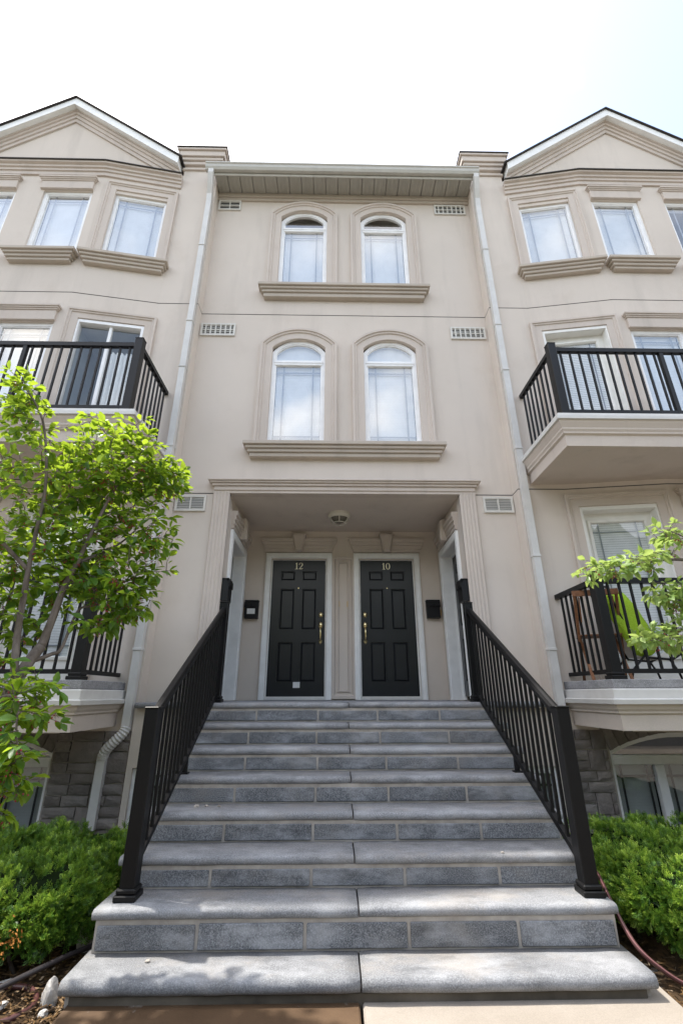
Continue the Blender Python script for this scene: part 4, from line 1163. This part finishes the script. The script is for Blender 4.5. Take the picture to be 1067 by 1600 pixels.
# ------------------------------------------------------------------ hedges
def hedge(name, xa, xb, ya, yb, zt, n, label, seed, bright):
    rg = np.random.default_rng(seed)
    g = empty(name, ((xa + xb) / 2, (ya + yb) / 2, 0)); g.location = (0, 0, 0); tag(g, label, 'hedge', 'yew hedges beside the stairs')
    cx, cy = (xa + xb) / 2, (ya + yb) / 2; hx, hy = abs(xb - xa) / 2, abs(yb - ya) / 2
    zc, hz = zt * .56, zt * .44
    def lump(P):
        return (.045 * np.sin(P[:, 0] * 7.1 + seed) * np.sin(P[:, 1] * 6.3) + .04 * np.sin(P[:, 0] * 13 + 1.3) * np.sin(P[:, 2] * 11 + P[:, 1] * 9) + .025 * np.sin(P[:, 0] * 29) * np.sin(P[:, 1] * 27 + 2) + .02 * np.sin(P[:, 2] * 31 + P[:, 0] * 17))
    # sample the surface of a rounded box by direction
    pts = []; nr = []
    while len(pts) < n:
        d = rg.normal(size=(n * 2, 3)) * np.array([hx, hy, hz * 1.4]); 
        k = 5.0
        rr = (np.abs(d[:, 0] / hx) ** k + np.abs(d[:, 1] / hy) ** k + np.abs(d[:, 2] / hz) ** k) ** (-1 / k)
        P = d * rr[:, None]
        N = np.sign(P) * np.abs(P / np.array([hx, hy, hz])) ** (k - 1) / np.array([hx, hy, hz]); N /= np.linalg.norm(N, axis=1)[:, None]
        P = P + np.array([cx, cy, zc])
        P = P + N * (lump(P) - rg.exponential(.03, len(P)) + .02)[:, None]
        keep = (P[:, 2] > .10 + .10 * rg.random(len(P))) & (P[:, 1] < cy + hy * .6) & ((N[:, 1] < .3))
        if xa > 0: keep &= P[:, 0] < 3.6
        else: keep &= P[:, 0] > -3.6
        pts.extend(P[keep]); nr.extend(N[keep])
    P = np.array(pts[:n]); N = np.array(nr[:n])
    # tufts of shoots, each shoot with needles in two ranks
    m = 9; per = 8
    nt = n // per
    P0 = P[:nt] + N[:nt] * rg.normal(.0, .018, nt)[:, None]; N0 = N[:nt]
    tuft_tint = rg.normal(0, 1, nt)
    P = np.repeat(P0, per, 0) + rg.normal(0, .009, (nt * per, 3)); N = np.repeat(N0, per, 0); n = nt * per
    D = N * .75 + rg.normal(size=(n, 3)) * .55 + np.array([0, 0, .30]); D /= np.linalg.norm(D, axis=1)[:, None]
    S = np.cross(D, rg.normal(size=(n, 3))); S /= np.linalg.norm(S, axis=1)[:, None]
    U = np.cross(S, D)
    Ls = rg.uniform(.028, .052, n)
    verts = []; 
    for j in range(m):
        t_ = (j + .5) / m; sd = 1 if j % 2 else -1
        base = P + D * (Ls * t_)[:, None]
        nl = rg.uniform(.013, .022, n) * (1.1 - .5 * t_)
        nd = S * sd * .8 + D * .65 + U * rg.uniform(-.25, .35, n)[:, None]
        if j == m - 1: nd = D.copy()
        wv = D * .0042 if j < m - 1 else S * .004
        tip = base + nd * nl[:, None]
        midp = base + nd * (nl * .5)[:, None]
        q = np.stack([base, midp + wv, tip, midp - wv], 1)
        verts.append(q)
    V = np.stack(verts, 1).reshape(-1, 3)
    nq = n * m
    me = bpy.data.meshes.new('foliage'); me.vertices.add(len(V)); me.vertices.foreach_set('co', V.ravel())
    me.loops.add(nq * 4); me.loops.foreach_set('vertex_index', np.arange(nq * 4)); me.polygons.add(nq); me.polygons.foreach_set('loop_start', np.arange(nq) * 4); me.polygons.foreach_set('loop_total', np.full(nq, 4))
    me.update()
    tint = np.clip(.38 + bright + np.repeat(tuft_tint, per) * .27 + (lump(P) / .1) * .16 + rg.normal(0, .07, n), 0, 1)  # hollows tinted darker as painted shade; bright shifts the whole hedge
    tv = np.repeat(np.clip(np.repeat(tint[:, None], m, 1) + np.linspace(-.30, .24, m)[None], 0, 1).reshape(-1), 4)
    at = me.attributes.new('tint', 'FLOAT', 'POINT'); at.data.foreach_set('value', tv.astype(np.float32))
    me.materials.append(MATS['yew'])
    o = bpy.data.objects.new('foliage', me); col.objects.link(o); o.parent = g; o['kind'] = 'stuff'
    # dark solid heart, added to block light inside the hedge
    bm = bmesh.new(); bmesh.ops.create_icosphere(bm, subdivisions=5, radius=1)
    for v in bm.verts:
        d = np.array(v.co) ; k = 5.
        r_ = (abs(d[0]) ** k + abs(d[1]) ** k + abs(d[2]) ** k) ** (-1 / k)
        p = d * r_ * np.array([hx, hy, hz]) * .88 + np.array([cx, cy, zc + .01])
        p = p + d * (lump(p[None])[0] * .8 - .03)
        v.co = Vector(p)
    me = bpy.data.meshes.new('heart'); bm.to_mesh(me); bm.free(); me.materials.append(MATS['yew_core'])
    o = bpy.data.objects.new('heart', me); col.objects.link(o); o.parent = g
    b = MB(); rr = random.Random(seed)
    for k in range(9):
        x = rr.uniform(xa, xb); y = rr.uniform(ya + .1, cy)
        b = MB(); b.tube([(x, y, 0), (x + rr.uniform(-.1, .1), y + rr.uniform(-.05, .05), .15), (x + rr.uniform(-.2, .2), y + rr.uniform(-.1, .1), .35)], [.014, .011, .006], 6)
        b.build('stem', 'bark', g, smooth=True)
    return g
def dead_sprig(parent, loc, seed):
    rr = random.Random(seed); b = MB()
    for k in range(46):
        d = Vector((rr.gauss(0, 1), rr.gauss(-.5, 1), rr.gauss(0, 1))).normalized(); p = Vector(loc) + Vector((rr.gauss(0, .02), rr.gauss(0, .01), rr.gauss(0, .025)))
        w = d.orthogonal().normalized() * .0035; q = p + d * rr.uniform(.014, .026); mdl = (p + q) / 2
        b.f.append([b.p(*p), b.p(*(mdl + w)), b.p(*q), b.p(*(mdl - w))])
    b.build('dead_sprig', 'dead_leaf', parent, fix=False)
hl = hedge('hedge', -4.4, -1.66, -2.26, -.62, .46, 30000, 'dark clipped yew hedge in front of the left drain pipe', 3, -.08)  # negative tint offset paints this hedge as shaded
hr = hedge('hedge', 1.74, 4.4, -2.30, -.62, .49, 30000, 'bright clipped yew hedge beside the brown hose on the right', 8, .10)  # positive tint offset paints this hedge as sunlit
for k, (x, y, z) in enumerate(((-1.93, -2.30, .26), (-2.02, -2.30, .20), (-2.10, -2.31, .30))): dead_sprig(hl, (x, y, z), k)
for k, (x, y, z) in enumerate(((1.93, -2.36, .24), (2.2, -2.36, .35))): dead_sprig(hr, (x, y, z), k + 9)

# ------------------------------------------------------------------ hoses, rocks, mulch
def smooth_path(pts, n=10):
    P = [Vector(q) for q in pts]; out = []
    for i in range(len(P) - 1):
        a = P[max(i - 1, 0)]; b_ = P[i]; c = P[i + 1]; d = P[min(i + 2, len(P) - 1)]
        for k in range(n):
            t_ = k / n
            out.append(.5 * ((2 * b_) + (-a + c) * t_ + (2 * a - 5 * b_ + 4 * c - d) * t_ ** 2 + (-a + 3 * b_ - 3 * c + d) * t_ ** 3))
    out.append(P[-1]); return out
hp = smooth_path([(1.72, -1.55, .42), (1.62, -1.80, .43), (1.60, -1.95, .415), (1.563, -2.15, .32), (1.575, -2.30, .20), (1.66, -2.37, .12), (1.78, -2.40, .06), (1.95, -2.40, .03), (2.4, -2.5, .03)])
b = MB(); b.tube(hp, .0125, 10); o = b.build('garden_hose', 'hose_brown', smooth=True); tag(o, 'brown garden hose draped over the step end beside the right hedge', 'hose')
h2 = MB(); h2.tube([p + Vector((-.006, -.006, .0105)) for p in hp], .0035, 6); h2.build('stripe', 'hose_stripe', o, smooth=True)
hp = smooth_path([(-2.9, -2.75, .03), (-2.2, -2.62, .06), (-1.95, -2.50, .10), (-1.80, -2.34, .12), (-1.68, -2.14, .12), (-1.60, -1.95, .10), (-1.60, -1.7, .08)])
b = MB(); b.tube(hp, .014, 10); tag(b.build('garden_hose', 'hose_black', smooth=True), 'black garden hose running beside the left end of the bottom step', 'hose')
hp = smooth_path([(-2.6, -2.62, .03), (-1.95, -2.60, .035), (-1.78, -2.56, .035), (-1.70, -2.46, .035), (-1.72, -2.35, .03), (-1.82, -2.26, .03), (-2.0, -2.24, .03), (-2.3, -2.2, .02)])
b = MB(); b.tube(hp, .014, 10); tag(b.build('garden_hose', 'hose_brown', smooth=True), 'curled maroon garden hose lying on mulch at the lower left', 'hose')
def rock(loc, size, label, seed):
    rr = random.Random(seed); bm = bmesh.new(); bmesh.ops.create_icosphere(bm, subdivisions=3, radius=1)
    ax = [Vector((rr.uniform(-1, 1), rr.uniform(-1, 1), rr.uniform(-1, 1))).normalized() for _ in range(14)]; cut = [rr.uniform(.62, .9) for _ in ax]
    for v in bm.verts:
        for a, c in zip(ax, cut):
            k = v.co.dot(a)
            if k > c: v.co -= a * (k - c)
        v.co += Vector([rr.uniform(-.02, .02) for _ in range(3)])
    bmesh.ops.scale(bm, vec=Vector(size), verts=bm.verts)
    me = bpy.data.meshes.new('rock'); bm.to_mesh(me); bm.free(); me.materials.append(MATS['rock'])
    o = bpy.data.objects.new('rock', me); col.objects.link(o); o.location = loc; o.rotation_euler = (rr.uniform(-.3, .3), rr.uniform(-.3, .3), rr.uniform(0, 6))
    tag(o, label, 'rock', 'stones in the planting bed')
rock((-1.625, -2.40, .055), (.045, .06, .085), 'pale upright rock touching the left end of the bottom step', 1)
rock((-1.60, -2.50, .035), (.025, .025, .02), 'small pale pebble just below the upright rock', 2)
rock((-1.70, -1.87, .07), (.075, .06, .055), 'grey rock in shadow behind the second step, left side', 3)
rock((-1.80, -1.72, .06), (.06, .05, .045), 'darker rock furthest back between hedge and stairs', 4)
rock((-1.98, -2.22, .03), (.05, .035, .02), 'flat grey rock lying under the left hedge', 6)
rock((-1.86, -2.42, .03), (.035, .03, .016), 'flat chip of stone on mulch inside the hose curl', 7)
rock((1.70, -2.53, .045), (.05, .04, .03), 'pale rock on mulch at the right edge of the walkway', 8)
rock((1.80, -2.50, .04), (.035, .03, .025), 'brown-grey pebble right of the pale walkway rock', 9)
b = MB(); rr = random.Random(4)
for k in range(5200):
    s = -1 if k % 5 < 4 else 1
    x = s * (1.52 + rr.random() ** 1.5 * 1.1); y = -2.95 + rr.random() * 1.35; z = rr.uniform(.012, .05)
    a = rr.uniform(0, 6.28); L = rr.uniform(.008, .028); w = rr.uniform(.002, .006); c, sn = math.cos(a) * L, math.sin(a) * L; tz = rr.uniform(-.35, .35) * L
    px, py = -math.sin(a) * w, math.cos(a) * w
    i = [b.p(x - c - px, y - sn - py, z - tz), b.p(x + c - px, y + sn - py, z + tz), b.p(x + c + px, y + sn + py, z + tz + .002), b.p(x - c + px, y - sn + py, z - tz + .002)]
    b.f.append(i)
tag(b.build('mulch_chips', 'mulch', fix=False), 'loose bark mulch scattered over the planting beds beside the stairs', 'mulch', kind='stuff')

# ------------------------------------------------------------------ trees
LEAF = np.array([[0, 0, 0], [.22, .17, .0], [.22, -.17, .0], [.25, 0, -.05], [.55, .27, .01], [.55, -.27, .01], [.57, 0, -.06], [.84, .15, -.02], [.84, -.15, -.02], [.85, 0, -.07], [1.0, 0, -.08]])
LEAF[:, 2] += np.array([0, .03, .03, 0, .04, .04, 0, 0, 0, 0, 0])
LF = [[0, 3, 1], [0, 2, 3], [1, 3, 6, 4], [2, 5, 6, 3], [4, 6, 9, 7], [5, 8, 9, 6], [7, 9, 10], [8, 10, 9]]
def leaf_mesh(name, curl, mat):
    V = LEAF.copy(); V[:, 2] -= curl * V[:, 0] ** 2; V[:, 1] *= 1.02
    me = bpy.data.meshes.new(name); me.from_pydata([tuple(v) for v in V], [], LF); me.materials.append(MATS[mat])
    for p_ in me.polygons: p_.use_smooth = True
    return me
def tree(name, label, limbs, clusters, leaf_len, mat, seed, n_part, view, berries=0, dens=1.3):
    rr = random.Random(seed)
    g = empty(name, limbs[0][0][0]); base = Vector(limbs[0][0][0]); tag(g, label, 'tree')
    inv = -base
    nodes = []
    tb = MB(lambda x, y, z: (x - base.x, y - base.y, z - base.z))
    for pts, r0, r1 in limbs[:1]:
        P = smooth_path(pts, 6); tb.tube(P, [r0 + (r1 - r0) * i / (len(P) - 1) for i in range(len(P))], 10); nodes += P
    trunk = tb.build('trunk', 'bark', g, smooth=True)
    for pts, r0, r1 in limbs[1:]:
        lb = MB(tb.M); P = smooth_path(pts, 6); lb.tube(P, [r0 + (r1 - r0) * i / (len(P) - 1) for i in range(len(P))], 8); nodes += P[2:]
        lb.build('limb', 'bark', g, smooth=True)
    tw = MB(tb.M); leaves = []; bpts = []
    targets = []
    for c, rad, n in clusters:
        for _ in range(int(n * dens)):
            while True:
                q = Vector([rr.uniform(-1, 1) for _ in range(3)])
                if q.length < 1: break
            q *= .62 + .56 * rr.random()
            targets.append(Vector(c) + Vector((q.x * rad[0], q.y * rad[1], q.z * rad[2])))
    nd = np.array([tuple(p) for p in nodes])
    todo = np.array([tuple(p) for p in targets])
    dist = np.min(np.linalg.norm(todo[:, None] - nd[None], axis=2), axis=1)
    for i in np.argsort(dist):
        T = Vector(todo[i]); dd = np.linalg.norm(nd - todo[i], axis=1) + .35 * np.maximum(0, nd[:, 2] - todo[i][2])
        A = Vector(nd[int(np.argmin(dd))]); L = (T - A).length
        mid = A.lerp(T, .5) + Vector((rr.uniform(-.1, .1), rr.uniform(-.1, .1), rr.uniform(.0, .12))) * L
        P = smooth_path([A, mid, T], max(4, int(L / .035)))
        r0 = .0022 + .006 * min(1, L / .6)
        tw.tube(P, [r0 + (.0012 - r0) * k / (len(P) - 1) for k in range(len(P))], 5, caps=False)
        nd = np.vstack([nd, np.array([tuple(p) for p in P[len(P) // 3::3]])])
        # leaves along the outer part
        acc = 0; side = 1; run = min(L, .30)
        s0 = L - run; s = 0
        for k in range(1, len(P)):
            seg = (P[k] - P[k - 1]); s += seg.length; acc += seg.length
            if s > s0 * .9 and acc > .021:
                acc = 0; side = -side
                t_ = seg.normalized(); sv = t_.cross(Vector((rr.uniform(-.4, .4), rr.uniform(-.4, .4), 1))).normalized() * side
                d = (t_ * .55 + sv * .9 + Vector((rr.uniform(-.3, .3), rr.uniform(-.3, .3), rr.uniform(-.45, .2)))).normalized()
                leaves.append((P[k] + d * .012, d, rr))
        for q in range(3):
            d = ((P[-1] - P[-3]).normalized() + Vector([rr.uniform(-.7, .7) for _ in range(3)])).normalized(); leaves.append((P[-1], d, rr))
        if rr.random() < berries: bpts.append(P[-2])
    tw.build('twigs', 'bark', g, smooth=True, fix=False, kind='stuff')
    # leaves: the ones that show largest are objects of their own
    cp = Vector(view)
    info = []
    for p, d, _ in leaves:
        upv = Vector((rr.gauss(0, .45), rr.gauss(0, .45), 1)).normalized()
        n_ = (upv - d * upv.dot(d)).normalized(); b_ = n_.cross(d)
        L = leaf_len * rr.uniform(.5, 1.22)
        vis = abs(n_.dot((cp - p).normalized())) * L / (p - cp).length ** 1
        info.append((vis + .006 * rr.random(), p, d, b_, n_, L))
    info.sort(key=lambda q: -q[0])
    mes = [leaf_mesh('leaf', c, mat) for c in (.02, .12, .22, .3)]
    for k, (v, p, d, b_, n_, L) in enumerate(info[:n_part]):
        o = bpy.data.objects.new('leaf', mes[k % 4]); col.objects.link(o); o.parent = g
        mm = Matrix(((d.x * L, b_.x * L, n_.x * L, p.x - base.x), (d.y * L, b_.y * L, n_.y * L, p.y - base.y), (d.z * L, b_.z * L, n_.z * L, p.z - base.z), (0, 0, 0, 1)))
        o.matrix_local = mm
    rest = info[n_part:]
    V = []; F = []
    for k, (v, p, d, b_, n_, L) in enumerate(rest):
        LV = LEAF.copy(); LV[:, 2] -= rr.choice((.02, .12, .22, .32)) * LV[:, 0] ** 2
        Mx = np.array([d, b_, n_]) * L
        V.append(LV @ Mx + np.array(p - base)); F += [[i + k * len(LEAF) for i in f] for f in LF]
    me = bpy.data.meshes.new('foliage'); me.from_pydata(np.vstack(V).tolist(), [], F); me.materials.append(MATS[mat])
    for p_ in me.polygons: p_.use_smooth = True
    o = bpy.data.objects.new('foliage', me); col.objects.link(o); o.parent = g; o['kind'] = 'stuff'
    if bpts:
        bb = MB(tb.M)
        for p in bpts:
            for q in range(rr.randint(4, 8)):
                c = p + Vector((rr.gauss(0, .014), rr.gauss(0, .014), rr.uniform(-.05, -.005)))
                bb.tube([p, c + Vector((0, 0, .006))], .0008, 3, caps=False)
        bb.build('berry_stalks', 'bark', g, fix=False, kind='stuff')
        bm = bmesh.new()
        rr2 = random.Random(seed + 1)
        for p in bpts:
            for q in range(rr2.randint(4, 8)):
                c = p - base + Vector((rr2.gauss(0, .016), rr2.gauss(0, .016), rr2.uniform(-.05, -.005)))
                bmesh.ops.create_icosphere(bm, subdivisions=1, radius=rr2.uniform(.0035, .0052), matrix=Matrix.Translation(c))
        me = bpy.data.meshes.new('berries'); bm.to_mesh(me); bm.free(); me.materials.append(MATS['berry'])
        o = bpy.data.objects.new('berries', me); col.objects.link(o); o.parent = g; o['kind'] = 'stuff'
    return g
view = (-.156, -5.59, 1.52)
limbsL = [
    ([(-2.05, -2.85, -.02), (-2.03, -2.82, .5), (-2.02, -2.80, 1.0), (-2.015, -2.80, 1.32), (-1.993, -2.75, 1.563), (-1.969, -2.70, 1.706), (-1.946, -2.65, 1.803)], .045, .030),
    ([(-1.946, -2.65, 1.803), (-1.93, -2.62, 2.003), (-1.918, -2.60, 2.172), (-1.883, -2.58, 2.35), (-1.852, -2.55, 2.542), (-1.80, -2.50, 2.85), (-1.74, -2.46, 3.1)], .026, .007),
    ([(-2.00, -2.75, 1.62), (-2.06, -2.72, 1.85), (-2.097, -2.70, 2.109), (-2.111, -2.70, 2.274), (-2.123, -2.70, 2.491), (-2.16, -2.68, 2.9), (-2.3, -2.68, 3.4), (-2.5, -2.7, 3.7)], .022, .006),
    ([(-1.969, -2.70, 1.706), (-1.89, -2.62, 1.76), (-1.848, -2.60, 1.80), (-1.838, -2.52, 2.043), (-1.741, -2.50, 2.086), (-1.6, -2.46, 2.2)], .014, .004),
    ([(-2.02, -2.80, 1.30), (-1.95, -2.92, 1.46), (-1.86, -3.0, 1.52), (-1.76, -3.05, 1.5), (-1.70, -3.1, 1.38), (-1.66, -3.1, 1.25)], .012, .003),
    ([(-2.11, -2.70, 2.27), (-2.35, -2.75, 2.5), (-2.6, -2.8, 2.8), (-2.75, -2.85, 3.1)], .015, .005),
    ([(-1.883, -2.58, 2.35), (-1.75, -2.35, 2.55), (-1.68, -2.2, 2.75)], .012, .004)]
clL = [((-2.24, -2.52, 2.95), (.38, .42, .30), 85), ((-1.96, -2.42, 3.05), (.36, .42, .30), 85), ((-1.68, -2.36, 3.05), (.27, .36, .25), 58), ((-2.26, -2.52, 2.52), (.38, .4, .28), 70), ((-1.96, -2.42, 2.56), (.34, .4, .27), 66), ((-1.70, -2.36, 2.70), (.27, .32, .25), 46),
       ((-2.50, -2.68, 3.62), (.24, .22, .19), 34), ((-2.42, -2.68, 3.40), (.18, .2, .14), 14), ((-1.62, -2.46, 2.14), (.29, .24, .2), 44), ((-1.48, -2.40, 2.38), (.15, .2, .17), 16), ((-1.74, -3.0, 1.50), (.18, .18, .15), 18), ((-1.70, -3.1, 1.30), (.14, .15, .18), 22), ((-1.66, -3.1, 1.14), (.10, .10, .12), 10),
       ((-2.32, -2.62, 2.08), (.20, .2, .2), 16), ((-2.75, -2.8, 3.0), (.4, .4, .4), 50), ((-2.7, -2.75, 2.4), (.35, .3, .3), 34), ((-1.72, -2.40, 3.32), (.3, .24, .14), 26), ((-1.50, -2.36, 3.10), (.20, .28, .20), 38), ((-2.05, -2.45, 3.34), (.5, .35, .15), 50), ((-1.85, -2.45, 2.28), (.34, .3, .2), 34), ((-2.08, -2.5, 2.25), (.4, .3, .25), 44), ((-1.72, -2.44, 2.24), (.3, .25, .2), 30), ((-1.45, -2.36, 2.62), (.16, .22, .2), 20), ((-1.42, -2.34, 3.12), (.16, .24, .14), 22), ((-2.25, -2.7, 1.92), (.2, .2, .2), 16), ((-1.80, -2.95, 1.46), (.22, .2, .19), 22), ((-1.74, -3.05, 1.2), (.17, .16, .2), 24), ((-1.68, -2.48, 1.98), (.2, .2, .12), 20), ((-1.95, -2.4, 3.52), (.35, .25, .10), 9), ((-2.2, -2.6, 1.95), (.3, .25, .22), 26), ((-2.0, -2.9, 1.62), (.25, .2, .18), 20), ((-1.85, -3.0, 1.02), (.14, .14, .16), 12), ((-1.50, -2.4, 2.14), (.14, .18, .12), 14)]
tree('serviceberry_tree', 'small green serviceberry tree with red berries in front of the left house', limbsL, clL, .072, 'leaf', 11, 300, view, .25, 1.35)
limbsR = [
    ([(3.05, -2.75, -.02), (3.04, -2.75, .6), (3.02, -2.74, 1.2), (2.98, -2.72, 1.7)], .042, .03),
    ([(2.98, -2.72, 1.7), (2.75, -2.68, 2.1), (2.5, -2.65, 2.32), (2.2, -2.62, 2.38), (1.95, -2.6, 2.36), (1.75, -2.6, 2.33)], .02, .004),
    ([(2.98, -2.72, 1.5), (2.7, -2.72, 1.72), (2.4, -2.71, 1.85), (2.1, -2.7, 1.86), (1.85, -2.7, 1.84)], .015, .004),
    ([(2.98, -2.72, 1.7), (3.05, -2.7, 2.3), (3.15, -2.7, 2.9), (3.2, -2.7, 3.4)], .026, .008),
    ([(2.5, -2.65, 2.32), (2.3, -2.66, 2.5), (2.15, -2.66, 2.58)], .008, .003)]
clR = [((1.70, -2.6, 2.32), (.19, .18, .075), 30), ((1.95, -2.6, 2.37), (.17, .18, .08), 24), ((2.20, -2.6, 2.52), (.15, .18, .13), 24), ((2.04, -2.66, 2.14), (.13, .17, .10), 22), ((1.84, -2.7, 1.85), (.15, .16, .07), 24), ((2.02, -2.7, 1.88), (.15, .16, .11), 26), ((2.2, -2.68, 2.1), (.16, .2, .15), 24), ((2.1, -2.7, 1.68), (.10, .12, .08), 8),
       ((2.6, -2.7, 2.4), (.3, .3, .3), 40), ((3.1, -2.7, 3.2), (.45, .45, .5), 80), ((2.9, -2.7, 2.6), (.4, .4, .3), 40)]
tree('serviceberry_tree', 'pale green tree reaching in from the right edge over the lower balcony', limbsR, clR, .064, 'leaf_pale', 23, 300, view, .1)

bpy.context.view_layer.update()
